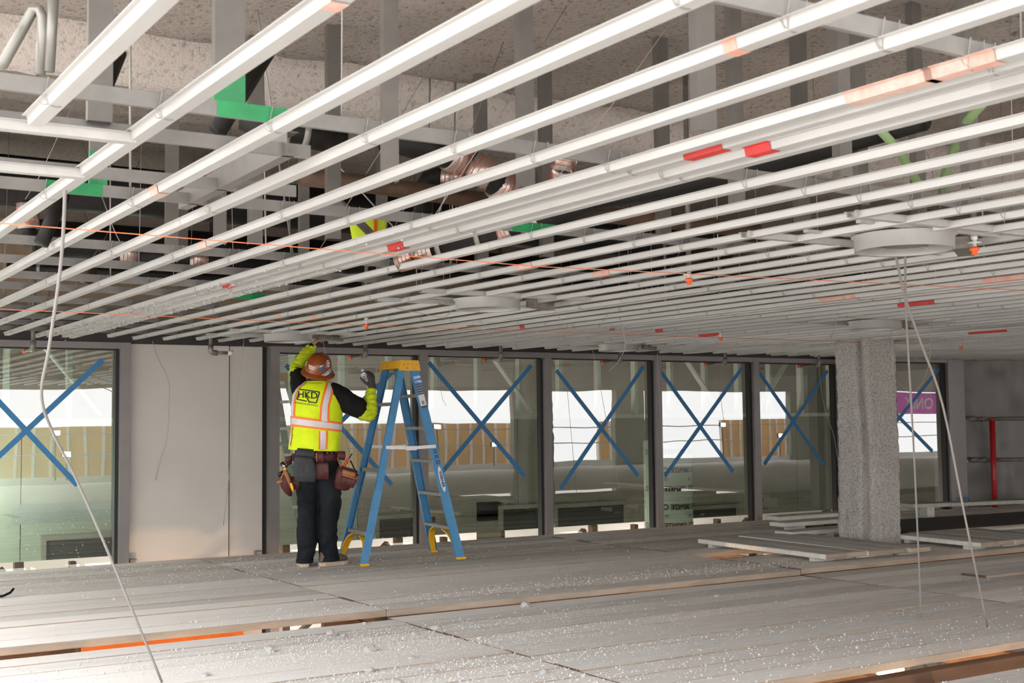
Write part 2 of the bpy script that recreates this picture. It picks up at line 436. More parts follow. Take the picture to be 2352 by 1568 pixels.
# ---- ceiling: sprayed soffit with a downstand edge
ceil = struct('ceiling')
def zprof(y):
    if y < 5.62: return 3.0
    if y < 5.86: t = (y - 5.62) / .24; return 3.0 - .21 * (t * t * (3 - 2 * t))
    if y < 6.5: return 2.79
    if y < 6.6: return 2.79 + (y - 6.5) * 2.2
    return 3.01
mb = MB(); xs = [0.0 + .085 * i for i in range(140)]; ys = []
y = 1.0
while y < 11.7:
    ys.append(y); y += .035 if 5.4 < y < 6.8 else .1
nx = len(xs); vs = []
for y in ys:
    for x in xs:
        z = zprof(y + .05 * noise.noise(V((x * .9, 3, 0))))
        z += .02 * noise.noise(V((x * .8, y * .8, 0))) + .02 * noise.noise(V((x * 3, y * 3, 5))) + .012 * noise.noise(V((x * 9, y * 9, 5)))
        if y < 5.5: z += .075 * math.tanh((x - 5.05) * 7) * (1 if x < 8 else 0) - .10 * math.exp(-((x - 4.9) / .12) ** 2)
        vs.append((x, y, z))
fs = [(j*nx+i, (j+1)*nx+i, (j+1)*nx+i+1, j*nx+i+1) for j in range(len(ys)-1) for i in range(nx-1)]
mb.add(vs, fs, True); so = mb.obj('soffit_coat', m_fire_s, ceil); so.data.materials.append(m_fire_lit); so.data.materials.append(m_fire_shade)
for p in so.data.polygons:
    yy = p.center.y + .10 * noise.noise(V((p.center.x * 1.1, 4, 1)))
    p.material_index = 1 if 5.52 < yy < 5.98 else (2 if yy >= 5.98 else 0)  # light on the beam face and shade beyond it put into the colour
mb = MB()
mb.box((-.1, 1.0, 3.2), (42, 11.75, 3.6)); mb.box((4.6, -6.2, 3.2), (42, 1.0, 3.6)); mb.box((11.5, -6.2, 3.02), (42, 11.7, 3.2)); mb.box((4.6, -6.2, 3.02), (11.5, 1.05, 3.2))
mb.obj('slab', m_roof, ceil)
MB().box((4.6, -6.3, 2.02), (42, -6.05, 3.2)).obj('edge_beam', m_roof, ceil)

# ---- window wall
wall = struct('wall_back')
MB().box((-1.2, 11.40, 1.935), (12.35, 11.62, 2.16)).obj('header', m_black, wall)
MB().box((12.1, 10.90, 1.945), (14.6, 11.3, 3.2)).obj('header', m_black, wall)
m_tanb = M('tan_gypsum_board', (.40, .30, .21), .85, 0, var=(1.5, .2), rnd=.1)
for k in range(12): MB().box((-1.2 + 1.22 * k + .004, 11.62, 2.10), (-1.2 + 1.22 * (k + 1), 11.75, 3.25)).obj('upper_panel', m_tanb, wall)
MB().bbox((3.10, 11.43, -3.0), (4.05, 11.55, 1.93), .006).obj('panel', m_panel, wall)
MB().bbox((4.065, 11.445, -3.0), (4.385, 11.55, 1.93), .006).obj('panel', m_panel, wall)
MB().box((4.39, 11.46, -3.0), (4.425, 11.6, 1.93)).obj('joint_gap', m_gasket, wall)
for x, z in ((3.13, .04), (4.30, .04)):
    MB().prism([(0, 0), (.06, 0), (.06, .01), (.01, .01), (.01, .06), (.06, .06), (.06, .07), (0, .07)], (x, 11.38, z - .1), (x, 11.43, z - .1), (1, 0, 0), (0, 0, 1)).obj('clip', m_galv_d, wall)
def window(n, x0, x1, y, ztop=1.878, zf=1.932, jl=.045, jr=.045):
    w = struct('window_%d' % n, (0, 0, 0))
    mb = MB()
    mb.box((x0 + jl, y - .10, ztop), (x1 - jr, y + .04, zf))
    mb.obj('frame_head', m_alum, w)
    MB().box((x0 - jl, y - .105, -3.0), (x0 + jl, y + .05, zf)).obj('mullion', m_alum, w)
    if n in (1, 6, 7): MB().box((x1 - jr, y - .105, -3.0), (x1 + jr, y + .05, zf)).obj('mullion', m_alum, w)
    mb = MB()
    mb.box((x0 + jl, y - .03, -2.9), (x0 + jl + .014, y + .015, ztop - .014)).box((x1 - jr - .03, y - .06, -2.9), (x1 - jr, y + .015, ztop - .014)).box((x0 + jl, y - .03, ztop - .014), (x1 - jr, y + .015, ztop))  # gasket, its right strip widened to paint the mullion's dark reflection
    mb.obj('gasket_reflection', m_gasket, w)
    MB().add([(x0 + jl, y, -2.9), (x1 - jr, y, -2.9), (x1 - jr, y, ztop), (x0 + jl, y, ztop)], [(0, 1, 2, 3)]).obj('pane', m_glass, w)
    return w
window(1, 1.55, 3.07, GY); window(8, .03, 1.55, GY)
WX = [4.48, 6.08, 7.60, 9.12, 10.63, 12.06]
for i in range(5): window(i + 2, WX[i], WX[i + 1], GY)
window(7, 12.24, 13.56, 10.97, 1.895, 1.945)
MB().box((12.03, 11.3, -3), (12.26, 11.5, 1.93)).obj('jamb', m_alum, wall)
MB().box((12.28, 10.98, -3), (12.32, 11.5, 1.93)).obj('jamb', m_alum, wall)
MB().bbox((13.60, 10.90, -3), (13.87, 11.2, 1.965), .01).obj('column_cover', m_alum, wall)

# ---- unseen panel added on the left to shade the plenum
wl = struct('plenum_light_block')
MB().box((.0, 6.3, 2.02), (.2, 11.75, 3.2)).obj('light_block_face', m_roof, wl)

# ---- sheeted wall on the right
swl = struct('wall_right')
sw0, swd = V((13.98, 11.14, 0)), V((.846, -.532, 0))
def sheet():
    mb = MB(); n, mz = 70, 50; vs = []
    nrm = V((-.532, -.846, 0))
    for j in range(mz + 1):
        for i in range(n + 1):
            s, z = i * .06, -.35 + 2.33 * j / mz
            d = .035 * noise.noise(V((s * 1.3, z * .9, 2))) + .045 * abs(noise.noise(V((s * 3 + z * 1.2, z * 1.1, 7)))) + .02 * noise.noise(V((s * 7, z * 3, 1)))
            d += .03 * math.exp(-((s - .62 - .05 * math.sin(z * 5)) / .03) ** 2)
            vs.append(sw0 + swd * s + nrm * d + V((0, 0, z)))
    fs = [(j*(n+1)+i, j*(n+1)+i+1, (j+1)*(n+1)+i+1, (j+1)*(n+1)+i) for j in range(mz) for i in range(n)]
    mb.add(vs, fs, True); return mb
m_sheet = M('grey_plastic_sheet', (.13, .127, .122), .34, 0, var=(1.5, .08), spec=.45)
sheet().obj('sheeting', m_sheet, swl)
MB().bar(sw0 + V((-.1, .12, -.42)), sw0 + swd * 4.4 + V((-.1, .12, -.42)), .08, .22).obj('bottom_timber', m_timber, swl)
MB().bar(sw0 + V((0, .15, 2.3)), sw0 + swd * 4.6 + V((0, .15, 2.3)), .2, .7).obj('header', m_black, swl)
MB().bar(sw0 + V((0.1, .2, .8)), sw0 + swd * 4.6 + V((.1, .2, .8)), .05, 2.6).obj('backing_board', m_greyw, swl)

# ---- room behind the glass
rm = struct('wall_interior')
RY = 13.4
for i, (x0, x1, m) in enumerate(((-2.0, 2.6, m_green), (2.6, 6.3, m_green), (6.3, 8.5, m_greyw), (8.5, 10.9, m_greyw), (10.9, 13.3, m_greyw), (13.3, 18.0, m_greyw))):
    MB().box((x0, RY, -.155), (x1 - .01, RY + .1, 1.22)).obj('panel', m, rm)
for (u0, v0, u1, v1) in ((27, 1150, 255, 1205), (1055, 1145, 1180, 1200), (1095, 1150, 1150, 1240), (1270, 1125, 1430, 1160), (905, 1110, 960, 1140)):
    a, b = on_y(u0, v1, RY - .004), on_y(u1, v0, RY - .004)
    MB().box((a.x, RY - .006, min(a.z, b.z)), (b.x, RY, max(a.z, b.z))).obj('patch', m_mud if u0 < 300 else m_greyw, rm)
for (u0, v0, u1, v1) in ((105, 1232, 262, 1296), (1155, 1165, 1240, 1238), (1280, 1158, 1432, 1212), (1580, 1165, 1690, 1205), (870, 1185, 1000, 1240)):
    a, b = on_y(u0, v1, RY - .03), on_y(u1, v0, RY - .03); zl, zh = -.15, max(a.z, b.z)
    mb = MB(); mb.box((a.x, RY - .03, zl), (b.x, RY - .005, zh)); mb.obj('recess_shade', m_dark, rm)  # dark box proud of the wall, painting the shade of an opening
    mb = MB(); t = .05
    mb.box((a.x - t, RY - .05, zl), (a.x, RY, zh + t)).box((b.x, RY - .05, zl), (b.x + t, RY, zh + t)).box((a.x, RY - .05, zh), (b.x, RY, zh + t)); mb.obj('recess_trim', m_greyw, rm)
MB().box((-2, RY - .02, 1.22), (18, RY + .1, 1.27)).obj('track', m_gstud, rm)
for i in range(24):
    x = 1.2 + .61 * i
    MB().box((x, RY - .01, 1.27), (x + .05, RY + .08, 2.75)).obj('stud', m_gstud, rm)
for x, s in ((2.6, 1), (5.0, -1), (7.9, 1), (11.0, 1), (13.2, -1)):
    MB().bar((x, RY - .1, 2.2), (x + .75 * s, RY - .1, 1.3), .02, .10, (0, 1, 0)).obj('brace', m_gstud, rm)
MB().box((-3, 11.75, 2.75), (18, 16, 2.9)).obj('ceiling_slab', m_roof, rm)
MB().box((-3, 15.6, -.2), (18, 15.8, 2.9)).obj('far_wall', m_greyw, rm)
MB().box((-3, 15.4, -3), (18, 15.6, -.2)).obj('lower_wall', m_whitep, rm)
for i in range(10):
    x = 1.2 + 1.5 * i
    MB().box((x + .5, 13.9, -3), (x + .56, 14.0, -.24)).obj('lower_post', m_dtimber, rm)
    MB().box((x, 14.2, -3), (x + .09, 14.3, -.24)).obj('lower_post', m_dtimber, rm)
    MB().bar((x + .1, 14.25, -1.4), (x + 1.4, 14.25, -.3), .05, .09, (0, 1, 0)).obj('lower_brace', m_dtimber, rm)
MB().box((-3.1, 11.6, -3), (-3, 15.8, 2.9)).obj('end_wall', m_greyw, rm)
MB().box((18, 11.6, -3), (18.1, 15.8, 2.9)).obj('end_wall', m_greyw, rm)
for x0, x1, z in ((2.2, 5.2, 2.35), (6.4, 8.8, 2.3), (9.4, 11.6, 2.35)):
    MB().tube([(x0 + (x1 - x0) * t / 12, 12.7, z + .03 * math.sin(t * 2.1)) for t in range(13)], [.17 + .02 * math.sin(t * 1.7) for t in range(13)], 14).obj('duct', m_foil, rm)
# round column behind window_5, standing in for a reflection, lettering mirrored
m_wrap = M('mint_printed_wrap', (.46, .56, .48), .6, 0, var=(2, .08))

# ---- outer edge of the floor behind the camera, mirrored in the glass
wf = struct('wall_front', (0, -6.2, 0))
FX = [4.2 + 1.22 * i for i in range(26)]
for x in FX:
    if 18.9 < x < 21.5 or 24.3 < x < 26.6 or x > 31.0: continue
    MB().box((x, -1.9, -.6), (x + 1.2, -1.84, 1.16)).obj('panel', m_tan, wf)
    for dx in (0, .41, .82): MB().box((x + dx - .02, -1.84, -.6), (x + dx + .03, -1.78, 1.16)).obj('stud', m_whitep, wf)
for x0, x1 in ((18.3, 19.1), (21.7, 22.8), (28.6, 31.6)):
    MB().box((x0, -.1, -3), (x1, .1, 3.2)).obj('pier', m_greyw, wf)
MB().box((-6, -.02, -.12), (42, .03, .05)).obj('toe_board', m_whitep, wf)
for z in (.55, 1.0): MB().tube([(-6, -.1, z), (42, -.1, z)], .016, 6).obj('guard_cable', m_white, wf)

# ---- column through the deck
def column():
    mb = MB(); prof = []
    cx, cy, h = 9.385, 8.51, .205
    n = 96; nz = 110; vs = []
    for j in range(nz + 1):
        z = -3.0 + (j / 20) * 2.6 if j < 20 else -.4 + 2.5 * (j - 20) / (nz - 20)
        for i in range(n):
            t = 2 * PI * i / n; c, s = math.cos(t), math.sin(t)
            k = 1 / max(abs(c), abs(s)); k = min(k, 1.32)
            x, y = c * h * k, s * h * k
            zz = max(z, 0)
            bul = 1.0 + .05 * max(0, 1 - zz / 1.1) + .05 * noise.noise(V((x * 5, y * 5, z * 1.6))) + .05 * noise.noise(V((c * 5, s * 5, z * 9)))
            # groove running down the left face, near its corner
            ang = math.degrees(t) % 360; g = 211 + 5 * math.sin(z * 2.4)
            dep = .34 * math.exp(-((ang - g) / 7) ** 2) + .05 * noise.noise(V((c * 16, s * 16, z * 14)))
            vs.append((cx + x * (bul - dep), cy + y * (bul - dep), z))
    fs = [(j*n+i, j*n+(i+1)%n, (j+1)*n+(i+1)%n, (j+1)*n+i) for j in range(nz) for i in range(n)]
    mb.add(vs, fs, True); o = mb.obj('column', m_fire_c, None, kind='structure')
    o['label'] = 'thick square column lumpy with pale sprayed coating, rising through the deck'
    return o
column()

# ================================================================== SUSPENDED CEILING FRAME
RZ = 1.932                                            # underside of the furring channels
cf = thing('ceiling_frame', 'suspended grid of parallel galvanized furring channels tied under grey carrying channels', 'ceiling frame', (0, 0, RZ))
HAT = [(-.0325,.022),(-.021,.022),(-.016,0),(.016,0),(.021,.022),(.0325,.022),(.0325,.0205),(.0222,.0205),(.0172,-.0015),(-.0172,-.0015),(-.0222,.0205),(-.0325,.0205)]
HM = {}
def channel(x, y0, y1, z=0.0, dx=0.0, along='y', name='furring_channel', scale=1.0):
    L = round(y1 - y0, 1)
    key = (L, along)
    if key not in HM:
        mb = MB()
        if along == 'y': mb.prism([(a, b) for a, b in HAT], (0, 0, 0), (0, L, 0), (1, 0, 0), (0, 0, 1))
        else: mb.prism([(a, b) for a, b in HAT], (0, 0, 0), (L, 0, 0), (0, 1, 0), (0, 0, 1))
        HM[key] = mb.mesh('furring_channel', m_galv)
    o = new_obj(name, HM[key], cf, loc=(x + dx, y0, z) if along == 'y' else (y0, x, z))
    if scale != 1.0: o.scale = (scale, 1, scale) if along == 'y' else (1, scale, scale)
    return o
RINGS = [(4.13, 3.52, .20), (3.99, 6.62, .20), (4.06, 10.0, .20), (7.63, 6.81, .20), (7.58, 10.06, .20)]
RX = [.625, .886, 1.165, 1.429, 1.695, 1.953, 2.215, 2.295, 2.418, 2.493, 2.757, 3.018, 3.277, 3.535, 3.79, 4.044, 4.30, 4.553, 4.80, 4.87]
x = 5.13
while x < 15.9: RX.append(x); x += .256
RX += [6.03, 8.84, 8.92, 11.37]
rail_x = sorted(RX)
for i, x in enumerate(rail_x):
    x += .016
    y0 = 3.22 if i == 0 else (-1.5 if x < 4 else -.5)
    if i == 0: y0 = -1.5
    y1 = 3.22 if i == 0 else 10.9 + .12 * math.sin(i * 2.3)
    cuts = [(y0, y1)]
    for (rx, ry, rr) in RINGS:
        if abs(x - rx) < .27:
            new = []
            for a, b in cuts:
                if a < ry < b: new += [(a, ry - .27), (ry + .27, b)]
                else: new.append((a, b))
            cuts = new
    for a, b in cuts:
        # lengths of about 3.6 m, lapped
        p = a; k = 0
        while p < b - .02:
            q = min(b, p + 3.66 - (1.1 * ((i * 37) % 7) / 7 if k == 0 else 0))
            if b - q < .5: q = b
            channel(x, p, q, z=.0012 * (k % 2), dx=.0015 * (k % 2)); p = q - (.16 if q < b else 0); k += 1
            if q >= b: break
# short cross channels round the light openings and at the left hatch
for (rx, ry, rr) in RINGS:
    for s in (-1, 1): channel(ry + s * .285, rx - .62, rx + .62, z=.003, along='x', name='cross_channel')
channel(3.26, -.6, .93, z=-.004, along='x', name='cross_channel'); channel(3.80, -.6, .90, z=-.004, along='x', name='cross_channel')
# carrying channels
CARY = [-.8, .45, 1.70, 2.97, 4.22, 5.50, 6.78, 8.06, 9.30, 10.52]
CR = [(0, 0), (.0135, 0), (.0135, .0016), (.0016, .0016), (.0016, .0364), (.0135, .0364), (.0135, .038), (0, .038)]
def carrier(y, x0, x1, h=1.0):
    MB().prism([(-a if False else a, b * h) for a, b in CR], (x0, y, .0225), (x1, y, .0225), (0, 1, 0), (0, 0, 1)).obj('carrying_channel', m_galv_d, cf)
for y in CARY: carrier(y, -.6, 16)
for y, x0, x1 in ((3.33, -.3, 1.42), (3.92, -.3, 1.62), (6.15, -.3, 3.1), (7.32, -.3, 3.3), (8.7, .5, 3.6), (9.9, .8, 4.0)): carrier(y, x0, x1)
# deeper stud laid beside the fourth channel
MB().prism([(0, 0), (.035, 0), (.035, .002), (.002, .002), (.002, .063), (.035, .063), (.035, .065), (0, .065)], (1.335, 3.30, .0225), (1.355, 4.35, .0225), (1, 0, 0), (0, 0, 1)).obj('header_stud', m_stud, cf, 'deep stud lying along the channels')
# wire ties
def tie_mesh():
    mb = MB(); r = .0011
    for s in (-1, 1):
        mb.tube([(-.02, .014 * s, .062), (-.026, .010 * s, .024), (-.0185, .004 * s, .002), (0, .0, -.004), (.0185, -.004 * s, .002), (.026, -.012 * s, .026), (.02, -.016 * s, .062)], r, 4, False)
    mb.tube([(-.02, -.004, .0), (-.032, -.016, -.004), (-.040, -.012, .004)], r, 4, False)
    return mb
tm = tie_mesh().mesh('wire_tie', m_wire); tb = tie_mesh(); rest = MB(); cand = []
for x in rail_x:
    for y in CARY:
        p = V((x + .016, y + .006, 0)); d = EZ * (RZ - CAMZ) + EX * p.x + EY * p.y
        if d.z > .5:
            u, v = 1176 + FPX * d.x / d.z, 784 + FPX * d.y / d.z
            if -20 < u < 2372 and -20 < v < 900: cand.append((d.z, p))
cand.sort(key=lambda t: t[0])
for i, (dz, p) in enumerate(cand):
    if i < 260: new_obj('wire_tie', tm, cf, loc=p)
    else: rest.add([q + p for q in tb.v], tb.f)
rest.obj('wire_ties', m_wire, cf, kind='stuff')
# hanger posts: steel studs from the soffit to the carriers
def hanger(u, v, w, zb=1.985, ztop=3.0, dep=.04, paint=None, rz=0.12):
    p = on_z(u, v, zb); L = ztop - zb
    mb = MB(); t = .0016; a = w / 2
    prof = [(-a, 0), (a, 0), (a, dep), (a - t, dep), (a - t, t), (-a + t, t), (-a + t, dep), (-a, dep)]
    c, s = math.cos(rz), math.sin(rz)
    mb.prism(prof, (0, 0, 0), (0, 0, L), (c, -s, 0), (s, c, 0))
    o = mb.obj('hanger_post', m_stud, cf); o.location = (p.x, p.y, zb - RZ)
    if paint:
        z0, z1 = paint
        m2 = MB().prism([(-a - .001, -.0015), (a + .001, -.0015), (a + .001, dep * .8), (a - .001, dep * .8), (a - .001, -.0002), (-a + .001, -.0002), (-a + .001, dep * .8), (-a - .001, dep * .8)], (0, 0, z0), (0, 0, z1), (c, -s, 0), (s, c, 0)).obj('paint_patch', m_spray_g, o, 'bright green sprayed patch')
    return p
HP = []
for a in ((230, 278, .062, None), (528, 250, .075, (0, .11)), (226, 430, .055, (-.01, .12)), (1213, 430, .053, None), (1626, 300, .06, None), (1945, 405, .05, None),
          (900, 415, .05, None), (768, 548, .06, None), (395, 600, .06, None), (507, 560, .05, None), (588, 560, .06, None), (1985, 470, .05, None), (1850, 530, .06, None),
          (1260, 590, .06, None), (700, 620, .05, None), (1110, 600, .06, None), (1530, 560, .06, None), (420, 690, .06, None), (880, 640, .055, None), (1700, 480, .05, None), (2240, 430, .05, None), (2120, 520, .05, None)):
    HP.append(hanger(a[0], a[1], a[2], paint=a[3]))
# green paint on carriers near two posts, and other sprayed marks on channels
def carrier_paint(x0, x1, y, m=m_spray_g):
    MB().box((x0, y - .0015, .0215), (x1, y - .0003, .0615)).obj('paint_patch', m, cf, 'green sprayed patch on a carrying channel')
carrier_paint(1.02, 1.24, 2.97); carrier_paint(.88, 1.06, 4.22)
for (u, v) in ((380, 718), (490, 690), (575, 672), (1225, 512)):
    p = on_z(u, v, 1.97); yy = min(CARY + [6.15, 7.32], key=lambda y: abs(y - p.y)); q = on_y(u, v, yy); carrier_paint(q.x - .1, q.x + .1, yy)
def rail_paint(u, v, L, m, side=True):
    p = on_z(u, v, RZ + .006); x = min(rail_x, key=lambda xx: abs(xx - p.x)) + .016
    y0, y1 = p.y - L / 2, p.y + L / 2
    MB().prism([(-.0325, .0214), (-.0232, .0195), (-.0182, -.0025), (.0182, -.0025), (.0172, -.0018), (-.0174, -.0018), (-.0224, .0203), (-.0325, .0222)], (x, y0, 0), (x, y1, 0), (1, 0, 0), (0, 0, 1)).obj('paint_mark', m, cf, 'red or orange sprayed layout mark')
for (u, v, L, m) in ((2180, 150, .18, m_spray_o), (2050, 205, .25, m_spray_o), (1655, 105, .04, m_spray_o), (1740, 345, .10, m_spray_r), (1640, 352, .16, m_spray_r), (895, 567, .14, m_spray_r), (540, 657, .12, m_spray_r),
                     (330, 440, .08, m_spray_o), (455, 565, .1, m_spray_o), (1180, 612, .14, m_spray_o), (1350, 628, .14, m_spray_o), (600, 725, .1, m_spray_o), (745, 730, .1, m_spray_o), (1100, 746, .12, m_spray_r), (1215, 752, .07, m_spray_r), (1520, 760, .1, m_spray_r), (1405, 755, .07, m_spray_r), (2300, 640, .3, m_spray_o), (1900, 685, .3, m_spray_o), (2130, 700, .3, m_spray_r), (2260, 762, .4, m_spray_r), (1640, 770, .3, m_spray_r), (750, 2, .05, m_spray_o)):
    rail_paint(u, v, L, m)
# white plaster spatter stuck to three of the closely set channels
mb = MB()
for i in range(700):
    x = random.choice((2.231, 2.311, 2.434, 2.509)) + random.uniform(-.03, .02); y = random.choice((random.gauss(9.2, .9), random.gauss(7, 1.0), random.gauss(9.9, .3))); s = random.uniform(.002, .009)
    c = V((x, y, -.002)); mb.add([c + V((s, 0, 0)), c + V((-s*.6, s*.9, 0)), c + V((-s*.6, -s, 0)), c + V((0, 0, -s*.7)), c + V((0, 0, s))], [(0,1,3),(1,2,3),(2,0,3),(1,0,4),(2,1,4),(0,2,4)])
mb.obj('plaster_spatter', m_chunk, cf, kind='stuff')

# ---- round light rings
RL = ['round grey light ring nearest the camera, with two grey cords below it', 'round light ring above the middle of the deck, second along its row', 'round light ring by the raised hand of the worker in the yellow vest',
      'round light ring over the sprayed column', 'round light ring close to the window wall, beyond the blue ladder']
for (rx, ry, rr), lab in zip(RINGS, RL):
    t = thing('light_ring', lab, 'light fitting', (rx, ry, RZ - .048), group=None)
    MB().lathe([(rr*.93, .0), (rr, -.002), (rr, .055), (rr*1.06, .058), (rr*1.06, .062), (rr*.9, .062), (rr*.93, .0)], n=48).obj('rim', m_galv, t)
    mb = MB(); mb.lathe([(rr*.5, .075), (rr*.5, .02), (rr*.46, .02), (rr*.46, .078), (0.001, .078)], n=32)
    mb.obj('reflector_can', m_galv_d, t)
    for k in range(6):
        a = k * PI / 3 + .2; MB().bar((rr*.48*math.cos(a), rr*.48*math.sin(a), .03), (rr*.95*math.cos(a), rr*.95*math.sin(a), .03), .012, .006).obj('spoke', m_galv, t)
    for s in (-1, 1):
        MB().bar((-.42, s*rr*.7, .07), (.42, s*rr*.7, .07), .025, .012).obj('mounting_bar', m_galv, t)
    MB().bar((.28, -.06, .045), (.52, .10, .045), .07, .05).obj('junction_box', m_steelp, t)

# ---- sprinkler heads hanging through the frame
SL = ['sprinkler head with orange cap over the middle right of the deck', 'sprinkler head with orange cap above the can held by the worker', 'small sprinkler head with red cap near the wall, between the ladder and column',
      'small sprinkler head farthest to the right, right of the column', 'sprinkler head on a flexible hose beside the nearest light ring']
for (x, y), lab in zip(((4.10, 4.85), (3.93, 8.21), (7.34, 8.28), (10.57, 8.33), (4.42, 3.40)), SL):
    t = thing('ceiling_sprinkler', lab, 'sprinkler', (x, y, RZ)); t.scale = (.72, .72, .72)
    MB().tube([(0, 0, 1.5), (0, 0, .03)], .018, 10).obj('drop_pipe', m_steelp, t)
    MB().lathe([(.001, .03), (.02, .03), (.02, .005), (.013, 0), (.013, -.012), (.04, -.014), (.04, -.019), (.012, -.02), (.012, -.04), (.001, -.04)], n=16).obj('fitting', m_white, t)
    MB().lathe([(.001, -.04), (.026, -.042), (.028, -.062), (.016, -.066), (.018, -.085), (.001, -.087)], n=14).obj('cap', m_oran_cap, t)

# ---- sprinkler pipes dropping in front of the windows
PX = [2.17, 3.66, 5.16, 6.66, 8.16, 9.64, 11.12]
PLB = ['in front of the leftmost window', 'in front of the cream wall panel', 'behind the worker and ladder top', 'over the first window right of the ladder', 'over the second window right of the ladder', 'over the window with the printed round column', 'over the window left of the sprayed column']
for i, (x, lab) in enumerate(zip(PX, PLB)):
    t = thing('sprinkler_pipe', 'grey sprinkler pipe elbow ' + lab, 'pipe', (x, 10.8, 1.83))
    MB().tube([(0, 0, 1.165), (0, 0, .02)], .017, 10).obj('drop_pipe', m_steelp, t)
    MB().tube([(0, 0, .06), (0, 0, .02), (0, .004, .006), (0, .014, -.004), (0, .03, -.006), (0, .06, -.006)] if i != 1 else [(0, 0, .06), (0, 0, .02), (.004, 0, .006), (.014, 0, -.004), (.03, 0, -.006), (.06, 0, -.006)], .024, 12).obj('elbow', m_steelp, t)
    d = V((1, -.15, 0)).normalized() if i == 1 else V((0, 1, 0))
    MB().tube([d * .03 + V((0, 0, -.006)), d * (.15 if i == 1 else .30) + V((0, 0, -.006))], .015, 10).obj('arm', m_steelp, t)
    e = d * (.15 if i == 1 else .30) + V((0, 0, -.006))
    MB().tube([e, e + d * .05], [.021, .019], 12).obj('cap', m_white if i == 1 else m_oran_cap, t)

# ================================================================== PLENUM
def pipe(label, pts, r, m, name='pipe', cat='pipe', clamps=(), group=None, straps=()):
    o = thing(name, label, cat, V(pts[0]), group=group); b = V(pts[0])
    P = [V(p) - b for p in pts]
    MB().tube(P, r, 16).obj('run', m, o)
    def along(t):
        k = min(int(t), len(P) - 2); f = t - k; return P[k].lerp(P[k + 1], f), (P[k + 1] - P[k]).normalized()
    for c in clamps:
        q, d = along(c); L = .055
        cl = MB().tube([q - d * L, q - d * L * .99, q + d * L * .99, q + d * L], [r * 1.02, r * 1.13, r * 1.13, r * 1.02], 18).obj('coupling', m_clamp, o)
        for k in (-.6, -.2, .2, .6): MB().tube([q + d * (L * k - .0018), q + d * (L * k + .0018)], r * 1.15, 18).obj('band', m_orange, cl)
    for c in straps:
        q, d = along(c); MB().tube([q - d * .012, q + d * .012], r * 1.06, 18).obj('strap', m_conduit, o)
    return o
def D(u, v, d): return at_depth(u, v, d)
pipe('long black iron pipe with steel couplings sloping above the channels in mid ceiling', [D(925, 592, 6.1), D(1165, 530, 5.9), D(1250, 500, 5.75), D(1420, 440, 5.6)], .058, m_iron, clamps=(.06, .22, 1.0, 1.75), straps=(.38, .75))
pipe('short black iron pipe bend with two steel couplings, behind the tall middle hanger post', [D(880, 312, 5.4), D(1000, 345, 5.5), D(1065, 368, 5.6), D(1110, 395, 5.6), D(1150, 428, 5.7), D(1215, 470, 5.8)], .062, m_iron, clamps=(1.75, 2.95, 4.1))
pipe('black iron elbow turning down behind the brown pipe', [D(1080, 412, 6.2), D(1005, 405, 6.2), D(985, 412, 6.2), D(974, 430, 6.2), D(972, 505, 6.2)], .048, m_iron, clamps=(.55,))
pipe('vertical pair of black pipe couplings right of the tall middle hanger post', [D(1300, 350, 5.6), D(1294, 385, 5.6), D(1285, 425, 5.7)], .052, m_iron, clamps=(.5, 1.3))
pipe('black iron pipe with orange-banded coupling over the left channels', [D(560, 268, 4.9), D(650, 298, 4.9), D(790, 325, 5.0)], .055, m_iron, clamps=(.95,), straps=(1.35,))
pipe('small black pipe standing at the far left with banded coupling', [D(62, 460, 5.4), D(64, 500, 5.4), D(62, 530, 5.4), D(75, 560, 5.4)], .04, m_iron, clamps=(.9,))
pipe('black iron run with two orange-banded couplings, low over the left channels', [D(255, 580, 7.6), D(430, 594, 7.7), D(620, 607, 7.8)], .05, m_iron, clamps=(.25, 1.15))
pipe('long thin black pipe lettered in white, crossing low above the far left channels', [D(20, 610, 8.4), D(200, 622, 8.4), D(520, 640, 8.5), D(830, 650, 8.7)], .036, m_iron, straps=(.4,))
pipe('wide black duct edge rising to the right above the close-set channels', [D(1380, 455, 5.6), D(1560, 425, 5.3), D(1800, 362, 4.9), D(2120, 268, 4.4)], .05, m_iron)
pipe('rusty brown pipe running level behind the middle channels', [D(690, 405, 5.6), D(860, 425, 5.8), D(1120, 462, 6.1), D(1300, 485, 6.3), D(1560, 510, 6.6), D(1740, 530, 6.8)], .042, m_brown)
pipe('brown threaded tee pipe low at the far left', [D(190, 622, 8.0), D(212, 626, 8.0)], .075, m_brown)
pipe('bent grey conduit arching at the top left corner', [D(92, 170, 3.3), D(98, 80, 3.3), D(97, 40, 3.3), D(90, 22, 3.3), D(75, 24, 3.3), D(50, 70, 3.3), D(5, 150, 3.2)], .014, m_conduit, 'conduit', 'conduit')
pipe('straight grey conduit hanging at the top left corner', [D(124, -30, 3.3), D(113, 165, 3.3)], .014, m_conduit, 'conduit', 'conduit')
pipe('dark steel brace tube leaning behind the left hanger post', [D(272, 122, 4.6), D(225, 235, 4.4)], .030, m_iron, 'brace_tube', 'brace')
pipe('dark steel brace tube leaning behind the green-tipped hanger post', [D(612, 118, 4.5), D(500, 300, 4.3)], .032, m_iron, 'brace_tube', 'brace')
pipe('dark steel brace tube low at the left edge', [D(145, 445, 5.3), D(95, 560, 5.2)], .030, m_iron, 'brace_tube', 'brace')
pipe('pair of grey brace tubes crossing mid ceiling, upper one', [D(770, 455, 6.0), D(850, 535, 6.2)], .02, m_steelp, 'brace_tube', 'brace')
pipe('green flexible conduit curving at upper right, left strand', [D(2025, 302, 4.4), D(2060, 340, 4.5), D(2085, 380, 4.6), D(2108, 420, 4.7), D(2118, 450, 4.8)], .016, m_gconduit, 'flexible_conduit', 'conduit')
